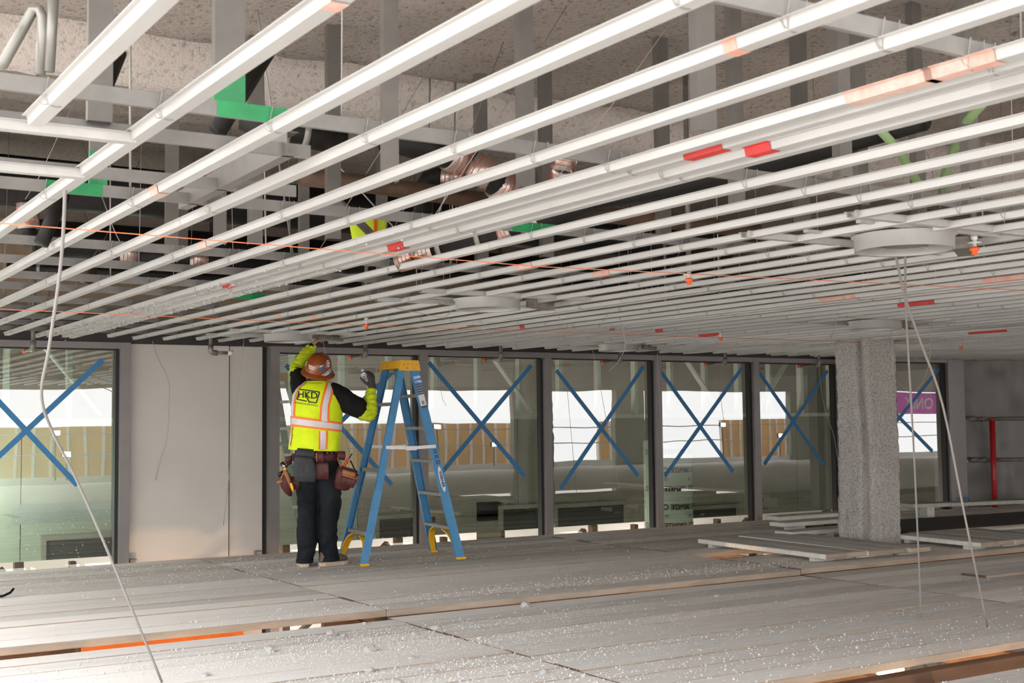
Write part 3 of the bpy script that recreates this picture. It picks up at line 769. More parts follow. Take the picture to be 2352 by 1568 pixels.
pipe('green flexible conduit curving at upper right, right strand', [D(2255, 240, 4.2), D(2215, 285, 4.4), D(2190, 345, 4.6), D(2168, 410, 4.7), D(2166, 450, 4.8)], .016, m_gconduit, 'flexible_conduit', 'conduit')
# square duct band and dark services deep in the plenum
for lab, pts, r in (('dark wide duct deep in the plenum above the far channels', [(1.0, 8.2, 2.72), (7.5, 8.4, 2.72)], .16), ('second dark duct deep in the plenum nearer the window wall', [(2.0, 9.8, 2.6), (12.0, 9.9, 2.6)], .14)):
    pipe(lab, pts, r, m_iron, 'duct', 'duct')
# hi-vis vest glimpsed above the channels
t = thing('safety_vest', 'neon yellow safety vest with orange trim glimpsed above the channels', 'vest', D(845, 520, 6.9))
MB().loft([(V((0, 0, z)), V((.09 + .01 * k, 0, 0)), V((0, .035, 0))) for k, z in enumerate((-.10, -.05, 0, .05, .09))], 16).obj('cloth', M('neon_cloth', (.62, .80, .02), .7), t)
MB().bar((.02, -.045, -.1), (.03, -.045, .09), .018, .004).obj('trim', m_oran_cap, t)

# ---- hanger wires, splayed and vertical
def wire(label, pts, r=.0016, m=None, name='hanger_wire', group=None, cat='wire'):
    b = V(pts[0]); o = MB().tube([V(p) - b for p in pts], r, 5).obj(name, m or m_wire); o.location = b
    o['label'] = label; o['category'] = cat
    if group: o['group'] = group
    return o
random.seed(11)
for i in range(95):
    x = random.uniform(1.0, 11.0); y = random.choice(CARY[2:9]) + .01; ex = random.uniform(-.05, .05)
    if i % 4 == 0: dx, dy = random.choice((-1, 1)) * random.uniform(.3, .7), random.choice((-.6, 0, .6))
    else: dx, dy = ex, ex * .5
    o = MB().tube([(x, y, .03), (x + dx * .5, y + dy * .5, .5), (x + dx, y + dy, 1.0 if y < 6.6 else 1.15)], .002 if i % 5 else .0045, 5).obj('hanger_wire', m_wire, cf)

# ---- orange string lines
wire('orange string line stretched under the channels, the higher one at the left', [on_z(-30, 510, RZ - .02), on_z(1240, 612, RZ - .012), on_z(2380, 668, RZ - .02)], .0022, m_string, 'string_line', cat='string')
wire('orange string line stretched under the channels, close to the window wall', [on_z(-30, 708, RZ - .02), on_z(900, 750, RZ - .012), on_z(2100, 790, RZ - .02)], .0025, m_string, 'string_line', cat='string')

# ---- cords and dangling wires in front
def dang(label, pts, z0=1.955, d_end=0.0, r=.0022, m=None, name='dangling_wire', cat='wire'):
    p0 = on_z(pts[0][0], pts[0][1], z0); d0 = EX.z * p0.x + EY.z * p0.y + EZ.z * (z0 - CAMZ); n = len(pts)
    P = [p0] + [D(u, v, d0 + d_end * (i + 1) / (n - 1)) for i, (u, v) in enumerate(pts[1:])]
    # smooth the polyline
    out = []
    for i in range(len(P) - 1):
        a, b, c, d = P[max(i-1,0)], P[i], P[i+1], P[min(i+2,len(P)-1)]
        for k in range(5):
            t = k / 5; out.append(.5 * ((2*b) + (c-a)*t + (2*a-5*b+4*c-d)*t*t + (3*b-a-3*c+d)*t**3))
    out.append(P[-1]); return wire(label, out, r, m, name, cat=cat)
dang('slack grey cord hanging from the left channels down to the deck', [(150, 415), (140, 600), (112, 800), (95, 905), (118, 985), (180, 1110), (262, 1300), (372, 1566)], d_end=2.1, r=.0062, m=m_cord, name='cord', cat='cord')
dang('near-vertical grey cord hanging from the nearest light ring to the deck', [(2079, 575), (2080, 700), (2087, 830), (2100, 1060), (2117, 1440)], d_end=2.1, r=.0058, m=m_cord, name='cord', cat='cord')
dang('slanting grey cord hanging from the nearest light ring to the deck at right', [(2046, 545), (2060, 600), (2081, 690), (2120, 800), (2165, 930), (2215, 1180), (2268, 1440)], d_end=2.0, r=.0062, m=m_cord, name='cord', cat='cord')
dang('thin wire dangling down the left part of the cream wall panel', [(350, 782), (362, 820), (384, 865), (389, 900), (384, 1000), (370, 1050), (357, 1103)], r=.003)
dang('thin wire dangling straight down the right part of the cream wall panel', [(561, 775), (545, 910), (530, 1060), (513, 1206)], r=.003)
dang('thin wire hanging behind the worker toward the tool bag', [(742, 770), (745, 800), (752, 823), (760, 870), (785, 960), (800, 1030), (822, 1130), (836, 1190)], r=.0022)
dang('thin wire hanging between the ladder legs', [(872, 800), (873, 850), (880, 900), (896, 950), (908, 1020), (912, 1112)], r=.0022)
dang('slack wire loop under the channels right of the middle light ring', [(1268, 700), (1292, 740), (1320, 758), (1350, 765), (1375, 750), (1400, 716)], r=.0022)
dang('slack wire loop under the channels left of the middle light ring', [(888, 703), (930, 712), (980, 722), (1020, 728), (1040, 710)], r=.0022)
dang('thin wire hanging down the second window right of the ladder', [(1360, 800), (1375, 870), (1392, 960), (1412, 1060), (1421, 1120)], r=.0025)
dang('thin wire hanging from the grid beside that window and curling left', [(1422, 725), (1436, 790), (1420, 830), (1398, 852)], r=.0025)
dang('thin wire hanging down the printed round column', [(1510, 800), (1514, 900), (1520, 1000), (1528, 1150)], r=.0025)
dang('thin wire hanging down the window left of the sprayed column', [(1880, 810), (1885, 880), (1895, 940), (1915, 1000), (1925, 1060)], r=.0025)
dang('thin wire bent beside the top of the sprayed column, left side', [(1925, 718), (1913, 765), (1905, 790), (1934, 825)], r=.0025)
dang('thin wire draped down the front of the sprayed column', [(2048, 755), (2050, 830), (2055, 868), (2075, 890), (2085, 897)], r=.0025)
dang('thin wire bowing across the window right of the column', [(2140, 745), (2134, 830), (2122, 870), (2108, 893), (2100, 900)], r=.0025)

# ================================================================== PRINT HELPERS
def text_mesh(body, size, align='CENTER', bold=0.0):
    c = bpy.data.curves.new('lettering', 'FONT'); c.body = body; c.size = size; c.align_x = align; c.align_y = 'CENTER'; c.offset = bold; c.resolution_u = 3
    o = bpy.data.objects.new('lettering', c); COL.objects.link(o); me = evaluated(o)
    bpy.data.objects.remove(o); bpy.data.curves.remove(c); return me
def lettering(body, size, mp, mat, parent, name='lettering', bold=0.0, label=None, sub=0):
    me = text_mesh(body, size, bold=bold)
    if sub:
        bm = bmesh.new(); bm.from_mesh(me); bmesh.ops.triangulate(bm, faces=bm.faces)
        for _ in range(sub): bmesh.ops.subdivide_edges(bm, edges=bm.edges, cuts=1)
        bm.to_mesh(me); bm.free()
    for v in me.vertices: v.co = mp(v.co.x, v.co.y)
    me.materials.clear(); me.materials.append(mat); me.update()
    return new_obj(name, me, parent, label)
m_ink = M('black_ink', (.012, .012, .012), .6)
m_inkb = M('dark_blue_ink', (.01, .03, .14), .6)
m_inkw = M('white_ink', (.8, .8, .8), .6)
m_inkr = M('red_ink', (.5, .03, .03), .6)

# red stencil letters on the tan boards above the windows
for body, u, v in (('FARCT', 70, 630), ('NOR', 192, 636), ('ROLLAW', 470, 612)):
    c = on_y(u, v, 11.61)
    lettering(body, .13, lambda x, y, c=c: V((c.x + x, 11.612, c.z + y)), m_inkr, wall, bold=.004)

# ================================================================== BLUE TAPE CROSSES ON THE GLASS
TP = [('on the leftmost window', GY, [((236, 826), (-30, 1073)), ((-12, 912), (178, 1114))]),
      ('on the window behind the worker and ladder', GY, [((657, 838), (900, 1113)), ((906, 850), (672, 1075))]),
      ('on the first window right of the ladder', GY, [((985, 832), (1206, 1093)), ((1220, 839), (1017, 1082))]),
      ('on the second window right of the ladder', GY, [((1278, 850), (1466, 1092)), ((1478, 841), (1288, 1122))]),
      ('on the window with the printed round column', GY, [((1515, 849), (1684, 1083)), ((1704, 845), (1527, 1094))]),
      ('on the dark window just left of the sprayed column', GY, [((1743, 854), (1892, 1067)), ((1901, 851), (1756, 1066))]),
      ('on the window right of the sprayed column', 10.97, [((2157, 846), (2040, 992)), ((2038, 930), (2142, 1036))])]
for lab, y, segs in TP:
    c = on_y(*segs[0][0], y - .004)
    t = thing('tape_cross', 'X of blue masking tape ' + lab, 'tape', c)
    for k, (a, b) in enumerate(segs):
        p, q = on_y(*a, y - .004) - c, on_y(*b, y - .004) - c; p.y = q.y = -.0006 * k
        MB().bar(p, q, .046, .0006, (0, 1, 0)).obj('tape_strip', m_tape, t)

# white paint specks on the two left panes
random.seed(21)
for (u0, u1, v0, v1, n, nm) in ((30, 262, 1150, 1290, 90, 'window_1'), (640, 950, 1150, 1250, 60, 'window_2')):
    mb = MB()
    for i in range(n):
        p = on_y(random.uniform(u0, u1), random.uniform(v0, v1), GY - .002); r = random.choice((.002, .003, .003, .005)); k = random.uniform(.6, 1.8)
        mb.add([p + V((r * math.cos(a), 0, r * k * math.sin(a))) for a in (0, 1.05, 2.1, 3.14, 4.2, 5.25)], [(0, 1, 2, 3, 4, 5)])
    mb.obj('paint_specks', m_chunk, bpy.data.objects[nm], kind='stuff')

# ---- round column in mirrored print behind window_5, standing in for a reflection
t = thing('reflection_column', 'mint green round column wrapped in mirrored lettering, standing in for a reflection in the glass', 'column', (11.15, 12.35, -3.0))
cc = on_y(1543, 1100, 12.35); t.location = (cc.x - .06, 12.35, -3.0); cr = .30
MB().lathe([(.001, 0), (cr, 0), (cr, 3.92), (cr * .98, 3.95), (.001, 3.95)], n=48).obj('shaft', m_wrap, t)
for r in range(5):
    for k, th0 in enumerate((-2.3, -1.2)):
        z = 3.80 - .225 * r; off = .28 * (r % 2)
        def cyl(x, y, th0=th0 + off, z=z): a = th0 - x / cr; return V((math.cos(a) * (cr + .002), math.sin(a) * (cr + .002), z + y))
        lettering('WHITE CAP', .088, cyl, m_ink, t, bold=.003, sub=1)
        if r % 2 == 0: lettering('18', .06, lambda x, y, c=cyl: c(x, y + .115), m_ink, t, sub=1)
        def ring_(x, y, c=cyl): return c(x + .30, y)
        mb = MB(); n = 20
        for rad0, rad1 in ((.032, .024),):
            vs = [ring_(rad0 * math.cos(2*PI*i/n), rad0 * math.sin(2*PI*i/n)) for i in range(n)] + [ring_(rad1 * math.cos(2*PI*i/n), rad1 * math.sin(2*PI*i/n)) for i in range(n)]
            mb.add(vs, [(i, (i+1) % n, n + (i+1) % n, n + i) for i in range(n)])
        mb.obj('round_mark', m_ink, t)

# ---- magenta banner hung at the outer edge, read mirrored in the glass
t = thing('street_banner', 'magenta banner lettered ONLY, mirrored in the window right of the column', 'banner', (33.4, -6.0, 1.62))
MB().bbox((-1.35, -.01, -.34), (1.35, .01, .36), .004).obj('cloth', M('magenta_cloth', (.95, .07, .75), .7), t)
lettering('ONLY', .52, lambda x, y: V((-x - .15, .014, y)), m_inkw, t, bold=.012)

# ================================================================== RIGHT: SCAFFOLD TUBES AND STANDPIPE
nrm = V((-.532, -.846, 0))
def swp(s, off, z): return sw0 + swd * s + nrm * off + V((0, 0, z))
for z, lab in ((1.16, 'upper rusty scaffold tube running level before the grey sheeting'), (.62, 'lower rusty scaffold tube running level before the grey sheeting')):
    o = thing('scaffold_tube', lab, 'tube', swp(.12, .1, z))
    b = swp(.12, .1, z)
    MB().tube([V((0,0,0)), swp(4.3, .1, z) - b], .024, 12).obj('tube', m_steelp, o)
    MB().tube([swp(.10, .1, z) - b, swp(.24, .1, z) - b], .038, 10).obj('coupler', m_steelp, o)
    MB().tube([swp(.30, .1, z) - b, swp(.36, .1, z) - b], .036, 10).obj('coupler', m_steelp, o)
o = thing('standpipe', 'upright red painted pipe in front of the grey plastic sheeting', 'pipe', swp(.42, .17, -.1))
MB().tube([(0, 0, -.25), (0, 0, 1.25)], .036, 14).obj('pipe_run', m_red, o)
MB().tube([(0, 0, 1.23), (0, 0, 1.265)], .043, 14).obj('pipe_cap', m_red, o)
for z in (.70,): MB().tube([(0, 0, z - .02), (0, 0, z + .02)], .046, 14).obj('collar', m_red, o)
o = thing('tape_band', 'band of blue masking tape round the foot of the grey column cover', 'tape', (13.735, 10.89, .13))
MB().box((-.14, -.002, -.014), (.145, .001, .016)).box((.141, -.002, -.16), (.145, .10, .016)).obj('tape_strip', m_tape, o)

# ================================================================== LOOSE BOARDS
def board_stack(label, x, y, n, w, L, z, ends, rz=0.0, m=None, name='loose_board', group=None):
    for i in range(n):
        o = new_obj(name, None, None, label(i), 'board', group, loc=(x + i * w * math.cos(rz), y + ends[i] + i * w * math.sin(rz), z)); o.rotation_euler = (random.uniform(-.003, .003), 0, rz + random.uniform(-.004, .004))
        me = MB().bbox((.002, 0, 0), (w - .004, L, .042), .006).mesh('board', m or m_board); me.materials.append(m_edge)
        for p in me.polygons:
            if p.normal.y < -.7: p.material_index = 1
        new_obj('board_face', me, o)
        for yy in (.15, L - .2): MB().box((.01, yy, -.030), (w - .01, yy + .06, 0)).obj('batten', m_board, o)
ORD = ['leftmost', 'second from the left', 'middle', 'second from the right', 'rightmost']
board_stack(lambda i: 'grey scaffold board lying lengthways before the sprayed column, %s of its five' % ORD[i], 7.74, 7.50, 5, .236, 1.72, .034, [0, .02, .0, .03, -.02], -.06)
board_stack(lambda i: 'grey board end at the right edge beyond the column, %s of five' % ORD[i], 9.52, 7.36, 5, .236, 1.05, .034, [0.0, .03, .01, .05, .02], -.05)
def flat_sheet(label, c, sx, sy, rz, m, t=.02, name='plywood_sheet', tilt=0.0):
    o = thing(name, label, 'plywood', c, rz); o.rotation_euler.x = tilt
    me = MB().bbox((0, 0, 0), (sx, sy, t), .002).mesh('sheet', m); me.materials.append(m_edge)
    for p in me.polygons:
        if p.normal.y < -.7: p.material_index = 1
    new_obj('sheet_face', me, o)
    MB().box((.05, .02, -.03), (sx - .05, .1, 0)).obj('bearer', m_board, o); MB().box((.05, sy - .1, -.03), (sx - .05, sy - .02, 0)).obj('bearer', m_board, o)
flat_sheet('dark stained plywood sheet lying flat behind the board ends at right', (10.05, 8.62, .034), 3.2, 1.2, -.06, m_ply)
flat_sheet('small dark plywood offcut leaning low behind the column, left side', (10.35, 10.35, .034), 1.1, .5, .0, m_ply)
def long_board(label, c, L, w, rz, m=None):
    o = thing('long_board', label, 'board', c, rz)
    me = MB().bbox((0, 0, 0), (L, w, .045), .006).mesh('board', m or m_board); new_obj('board_face', me, o)
    for xx in (.2, L - .4): MB().box((xx, .01, -c[2] + .002), (xx + .1, w - .01, 0)).obj('block', m_board, o)
long_board('long pale board laid crossways before the window right of the column', (11.9, 10.12, .13), 3.4, .24, -.22)
long_board('pale board lying crossways behind the column, nearer of two on its left', (9.55, 9.82, .05), 1.5, .235, .0)
long_board('pale board lying crossways behind the column, farther of two on its left', (9.75, 10.1, .09), 1.5, .235, .0)
long_board('short board stub showing low at the left foot of the sprayed column', (8.85, 9.0, .05), .9, .235, .05)

# ================================================================== PLASTER LUMPS AND CRUMBS ON THE DECK
def deck_z(x, y):
    if y > 7.36: return 0.0
    if y > 4.47: return -.05
    return -.1
def lump_mesh(seed, r=1.0, sub=2):
    bm = bmesh.new(); bmesh.ops.create_icosphere(bm, subdivisions=sub, radius=r)
    for v in bm.verts:
        d = 1 + .45 * noise.noise(v.co * 1.7 + V((seed * 7.1, 0, 0))) + .25 * noise.noise(v.co * 4 + V((0, seed * 3.3, 0)))
        v.co = v.co * d; v.co.z = max(v.co.z * .72, -.42)
    me = bpy.data.meshes.new('lump'); bm.to_mesh(me); bm.free(); me.materials.append(m_chunk); return me
LM = [lump_mesh(i) for i in range(5)]
LUMPS = [(851, 1487, 25, 'largest pale plaster lump near the bottom centre of the deck, with a dark side'), (762, 1452, 22, 'pale plaster lump left of the largest one, farther from the camera'),
         (622, 1489, 24, 'pale plaster lump farthest to the left of the crumbs, above the dusty white boards'), (1206, 1387, 19, 'single pale plaster lump lying just under the raised plank edge'),
         (1002, 1441, 20, 'pale plaster lump beside the dark joint between the plank ends'), (954, 1452, 15, 'small pale lump left of the joint, beside the bigger one'),
         (473, 1549, 16, 'pale plaster lump near the bottom edge, right of the hanging cord'), (915, 1566, 22, 'pale plaster lump cut by the bottom edge of the photo'),
         (1249, 1542, 18, 'pale plaster lump at the bottom, left of the dark joint end'), (849, 1537, 20, 'flat white lump directly below the largest lump'),
         (946, 1509, 17, 'pale ragged lump right of and below the largest lump'), (1142, 1477, 11, 'small round white crumb at the dark joint, middle of the deck'),
         (789, 1457, 12, 'small white crumb touching distance right of the far left-centre lump'), (837, 1431, 11, 'small white crumb below the plank end gap'),
         (1645, 1368, 10, 'small white lump right of centre, in the dusty streak'), (1610, 1491, 13, 'small white lump low right of centre, at the crumb streak'),
         (980, 1469, 9, 'small upright white crumb between the joint and the largest lump'), (997, 1540, 12, 'white crumb near the bottom, between the two bottom lumps')]
for i, (u, v, px, lab) in enumerate(LUMPS):
    p = on_z(u, v + px * .3, -.05 if v < 1560 else -.05); dep = EX.z * p.x + EY.z * p.y + EZ.z * (p.z - CAMZ); r = px * .5 * dep / FPX * 1.2
    o = new_obj('plaster_lump', LM[i % 5], None, lab, 'plaster lump', loc=(p.x, p.y, deck_z(p.x, p.y) + .36 * r)); o.scale = (r, r, r * .9); o.rotation_euler = (0, 0, i * 1.3)
random.seed(5)
mb = MB()
def crumb(x, y, s):
    z = deck_z(x, y) + .003; a = random.uniform(0, 6.28)
    def q(k, h, f=1): return V((x + math.cos(a + k) * s * f * random.uniform(.7, 1.2), y + math.sin(a + k) * s * f * random.uniform(.7, 1.2), z + h * s))
    vs = [q(0, -.2), q(1.57, -.2), q(3.14, -.2), q(4.71, -.2), q(0, .9, .3)]
    mb.add(vs, [(0,1,4),(1,2,4),(2,3,4),(3,0,4)])
for i in range(17000):
    m_ = random.random()
    if m_ < .42: x, y = random.gauss(2.95, .75), random.gauss(5.8, .65)
    elif m_ < .62: x, y = random.gauss(3.7, 1.1), random.gauss(6.6, .5)
    elif m_ < .74: x, y = random.gauss(5.4, 1.2), random.gauss(5.2, .7)
    elif m_ < .84: x, y = random.gauss(3.5, 1.5), random.gauss(10.2, .6)
    elif m_ < .92: x, y = random.uniform(4.0, 8.0), random.gauss(7.75, .12)
    else: x, y = random.uniform(1.2, 11), random.uniform(3.2, 11)
    if not (.8 < x < 14.4 and 2.95 < y < 11.1) or 7.05 < y < 7.38 or 4.2 < y < 4.48: continue
    if (7.6 < x < 9.1 and 7.4 < y < 9.3) or (8.8 < x < 13.4 and 7.3 < y < 10.9): continue
    crumb(x, y, random.choice((.0022, .003, .0035, .0045, .006)) * random.uniform(.6, 1.5) * (1.5 if random.random() < .04 else 1))
o = mb.obj('plaster_debris', m_chunk, None, 'scatter of fine pale plaster crumbs across the deck', cat='debris', kind='stuff')
for (u, v, lab) in ((8, 1373, 'curled black scrap of tubing at the left edge of the deck'),):
    p = on_z(u, v, 0)
    o = MB().tube([(-.06, 0, .012), (0, .01, .014), (.05, .03, .03), (.075, .045, .055)], .009, 8).obj('tube_scrap', m_iron, None, lab, cat='scrap'); o.location = p

# ================================================================== LADDER
m_lad = M('blue_fibreglass', (.06, .24, .46), .45, 0, var=(10, .18))
m_laddark = M('blue_fibreglass_inside', (.015, .14, .34), .5)
m_yel = M('yellow_plastic', (.80, .42, .015), .45, 0, var=(20, .1))
m_step = M('ladder_aluminium', (.36, .36, .35), .4, .5, var=(12, .15))
m_spread = M('spreader_metal', (.62, .60, .60), .35, .3)
NL, NR, FR, FL = V((4.61, 9.68, 0)), V((5.52, 9.65, 0)), V((5.60, 10.31, 0)), V((4.70, 10.34, 0))
LH = 1.72
ctr = (NL + NR + FR + FL) / 4
lad = thing('step_ladder', 'blue fibreglass A-frame step ladder with orange-yellow top cap beside the worker', 'ladder', (ctr.x, ctr.y, 0))
sx = (NR - NL).normalized(); sy = V((-sx.y, sx.x, 0))
def lrel(p): return V(p) - ctr
topn, topf = -.175, .175                              # half width across the rails at the top
TNL, TFL = ctr + sx * -.055 + sy * topn + V((0,0,LH-.03)), ctr + sx * -.055 + sy * topf + V((0,0,LH-.03))
TNR, TFR = ctr + sx * .055 + sy * topn + V((0,0,LH-.03)), ctr + sx * .055 + sy * topf + V((0,0,LH-.03))
def rail(a, b, w, flip, lab=None):
    d = (b - a).normalized(); ax = (sx - d * sx.dot(d)).normalized(); ay = d.cross(ax) * (-1 if flip else 1)
    if ay.dot(sy) < 0: ay = -ay
    if flip: ay = -ay                                  # web outside, flanges point to the middle of the ladder
    t = .005; fl = .030
    prof = [(-w/2, 0), (w/2, 0), (w/2, fl), (w/2 - t, fl), (w/2 - t, t), (-w/2 + t, t), (-w/2 + t, fl), (-w/2, fl)]
    return MB().prism(prof, lrel(a), lrel(b), ax, ay).obj('side_rail', m_lad, lad, lab)
up = V((0, 0, .012))
rails = [rail(NL + up, TNL, .062, False), rail(NR + up, TNR, .075, False, 'front rail carrying the stickers'), rail(FR + up, TFR, .075, True), rail(FL + up, TFL, .062, True)]
for p, w in ((NL, .062), (NR, .075), (FR, .075), (FL, .062)):
    q = lrel(p); MB().bbox((q.x - w * .53, q.y - .02, 0), (q.x + w * .53, q.y + .02, .022), .004).obj('foot_pad', m_yel, lad)
def lerp(a, b, z): t = (z - a.z) / (b.z - a.z); return a.lerp(b, t)
for z in (.285, .575, .865, 1.155, 1.44):
    a, b = lrel(lerp(NR, TNR, z)), lrel(lerp(FR, TFR, z)); a += sy * .006; b -= sy * .006
    mb = MB(); w = .074
    mb.prism([(-w/2, 0), (w/2, 0), (w/2, -.026), (w/2 - .003, -.026), (w/2 - .003, -.003), (-w/2 + .003, -.003), (-w/2 + .003, -.026), (-w/2, -.026)], a, b, sx, (0, 0, 1))
    for k in range(5): mb.bar(a + sx * (-.028 + .014 * k) + V((0,0,.001)), b + sx * (-.028 + .014 * k) + V((0,0,.001)), .004, .002)
    mb.obj('step', m_step, lad)
for z in (.27, .80, 1.37):
    a, b = lrel(lerp(NL, TNL, z)), lrel(lerp(FL, TFL, z))
    MB().prism([(-.02, 0), (.02, 0), (.02, -.03), (.017, -.03), (.017, -.003), (-.017, -.003), (-.017, -.03), (-.02, -.03)], a, b, sx, (0, 0, 1)).obj('rear_bar', m_step, lad)
# curved yellow braces under the lowest steps
def brace(a_low, a_high, bmid):
    pts = [a_low.lerp(a_high, 0) , a_low.lerp(a_high, .35).lerp(bmid, .10), a_low.lerp(a_high, .68).lerp(bmid, .42), bmid]
    mb = MB(); secs = []
    P = []
    for i in range(3):
        for k in range(4): 
            t = k / 4; p0, p1, p2, p3 = pts[max(i-1,0)], pts[i], pts[i+1], pts[min(i+2,3)]
            P.append(.5*((2*p1)+(p2-p0)*t+(2*p0-5*p1+4*p2-p3)*t*t+(3*p1-p0-3*p2+p3)*t**3))
    P.append(pts[3])
    vs = []
    for i, p in enumerate(P):
        d = (P[min(i+1,len(P)-1)] - P[max(i-1,0)]).normalized(); nn = d.cross(sx).normalized(); w = .030
        for (ax_, nn_) in ((-w, -.003), (w, -.003), (w, .010), (w - .004, .010), (w - .004, .003), (-w + .004, .003), (-w + .004, .010), (-w, .010)): vs.append(p + sx * ax_ + nn * nn_)
    m = len(P)
    fs = [(i*8+k, i*8+(k+1)%8, (i+1)*8+(k+1)%8, (i+1)*8+k) for i in range(m-1) for k in range(8)] + [tuple(range(8))[::-1], tuple((m-1)*8+k for k in range(8))]
    mb.add(vs, fs); mb.obj('knee_brace', m_yel, lad)
for a, b, ta, tb_, zs in ((NR, FR, TNR, TFR, .255), (FR, NR, TFR, TNR, .255), (NL, FL, TNL, TFL, .235), (FL, NL, TFL, TNL, .235)):
    lo = lrel(lerp(a, ta, .02)); hi = lrel(lerp(a, ta, zs)); other = lrel(lerp(b, tb_, zs)); s = (other - hi).normalized()
    brace(lo + s * .012, hi + s * .012, hi.lerp(other, .36))
# top cap
mb = MB()
c = lrel(ctr) + V((0, 0, LH))
def capbox(x0, x1, y0, y1, z0, z1, tap=.0):
    vs = []
    for z, e in ((z0, tap), (z1, 0)):
        for (x, y) in ((x0 - e, y0 - e * .4), (x1 + e, y0 - e * .4), (x1 + e, y1 + e * .4), (x0 - e, y1 + e * .4)): vs.append(c + sx * x + sy * y + V((0, 0, z)))
    mb.add(vs, [(3,2,1,0),(4,5,6,7),(0,1,5,4),(1,2,6,5),(2,3,7,6),(3,0,4,7)])
capbox(-.085, .085, -.205, .205, .0, .016)
capbox(-.088, .088, -.207, -.192, -.075, .012, .014); capbox(-.088, .088, .192, .207, -.075, .012, .014)
capbox(-.088, -.076, -.2, .2, -.055, .012, .006); capbox(.076, .088, -.2, .2, -.055, .012, .006)
for y in (-.11, .02, .12): capbox(-.092, -.08, y - .018, y + .018, -.055, .012, .006)
o = mb.obj('top_cap', m_yel, lad, 'orange-yellow moulded top cap')
for x, z in ((-.06, -.02), (-.02, -.02), (.02, -.02), (.06, -.025), (-.03, -.055), (.04, -.055)):
    p = c + sx * x + sy * -.213 + V((0, 0, z)); MB().tube([p + sy * .004, p - sy * .003], .006, 8).obj('rivet', m_step, o)
# spreaders
for s, ta, tb_, a, b in ((-1, TNL, TNR, NL, NR), (1, TFL, TFR, FL, FR)):
    z = .985; p, q = lrel(lerp(a, ta, z)) + sy * .008 * s, lrel(lerp(b, tb_, z)) + sy * .008 * s; mid = (p + q) / 2 + V((0, 0, -.012))
    mb = MB(); mb.bar(p - sx * .015, mid + sx * .03, .006, .028).bar(mid - sx * .03 + sy * .006 * s, q + sx * .015 + sy * .006 * s, .006, .028); sp = mb.obj('spreader', m_spread, lad, 'pale hinged spreader bar')
    MB().bar(mid - sx * .05 + sy * .010 * s, mid + sx * .05 + sy * .010 * s, .006, .036).obj('hinge_plate', m_spread, sp)
# labels on the front rail
axr = (TNR - (NR + up)).normalized(); wx = (sx - axr * sx.dot(axr)).normalized(); wn = -axr.cross(wx)
if wn.dot(sy) > 0: wn = -wn
def on_rail(h, x, y, o=.002):                          # h metres below the rail top
    return lrel(TNR) - axr * (h - y) + wx * x + wn * o
def sticker(h0, h1, w, m, name='sticker', o=.0012):
    vs = [on_rail(h0, -w/2, 0, o), on_rail(h0, w/2, 0, o), on_rail(h1, w/2, 0, o), on_rail(h1, -w/2, 0, o)]
    return MB().add(vs, [(0,1,2,3)]).obj(name, m, rails[1])
m_stb = M('blue_sticker', (.02, .20, .62), .4); m_stw = M('white_sticker', (.66, .64, .64), .4); m_stk = M('dark_sticker', (.05, .06, .09), .4)
sticker(.08, .165, .062, m_stb); lettering('250lb', .031, lambda x, y: on_rail(.105, x, y, .003), m_inkw, rails[1], bold=.001); lettering('113kg', .028, lambda x, y: on_rail(.142, x, y, .003), m_inkw, rails[1], bold=.001)
sticker(.165, .26, .060, m_stk)
for k in range(4): lettering(('CAUTION', 'WARNING', 'DANGER', 'CAUTION')[k], .0125, lambda x, y, k=k: on_rail(.178 + .022 * k, x, y, .003), m_inkw, rails[1])
sticker(.26, .36, .058, m_stw); sticker(.36, .378, .058, m_stk); sticker(.315, .348, .026, M('grey_code_block', (.25, .22, .21), .5), o=.002)
def oval(h, hw, hh, m, o):
    n = 20; vs = [on_rail(h, hw * math.cos(2*PI*i/n), hh * math.sin(2*PI*i/n), o) for i in range(n)]; return MB().add(vs, [tuple(range(n))]).obj('sticker', m, rails[1])
oval(1.02, .022, .115, m_stw, .0012)
lettering('WERNER', .036, lambda x, y: on_rail(1.02 + x, y, 0, .003), m_inkb, rails[1], bold=.0015)
lettering('H K D', .05, lambda x, y: on_rail(.82 + x, y, 0, .003), m_stk, rails[1], bold=.003)
# handwritten letters inside the far rail
d2 = (TFR - FR).normalized()
lettering('H K D', .05, lambda x, y: lrel(FR) + d2 * (.80 - x) + (sx - d2 * sx.dot(d2)).normalized() * y - sy * .003, m_stk, rails[2])

# ================================================================== WORKER
P0 = on_z(737, 1300, 0); P0.z = 0
fa = V((P0.x, P0.y, 0)).normalized(); fr_ = V((fa.y, -fa.x, 0)); fz = V((0, 0, 1))     # away, to the right, up
KX, KZ = .00361, .00364
def Q(u, v, d=0.0): return fr_ * ((u - 737) * KX) + fa * d + fz * ((1300 - v) * KZ)      # relative to the worker's feet
per = thing('person', 'worker in neon yellow vest and brown hard hat reaching up beside the blue ladder', 'person', P0)
m_skin = M('skin', (.42, .22, .14), .55, 0, var=(30, .12))
m_neon = M('neon_vest_cloth', (.72, .86, .0), .75, 0, var=(7, .16), bump=(160, .25), col2=(.60, .78, .0))
m_neons = M('neon_sleeve_cloth', (.50, .60, .004), .8, 0, var=(9, .2))
m_blk = M('black_shirt_cloth', (.009, .008, .008), .85, 0, var=(14, .5), col2=(.012, .011, .010), spec=.15)
m_trs = M('navy_work_trousers', (.016, .018, .022), .85, 0, var=(5, .5), col2=(.006, .008, .011), spec=.15)
m_hivo = M('orange_binding', (.95, .20, .02), .6)
m_refl = M('silver_reflective_tape', (.66, .62, .65), .35, .0, var=(9, .12))
m_hat = M('brown_hard_hat', (.25, .055, .010), .22, 0, var=(3, .2))
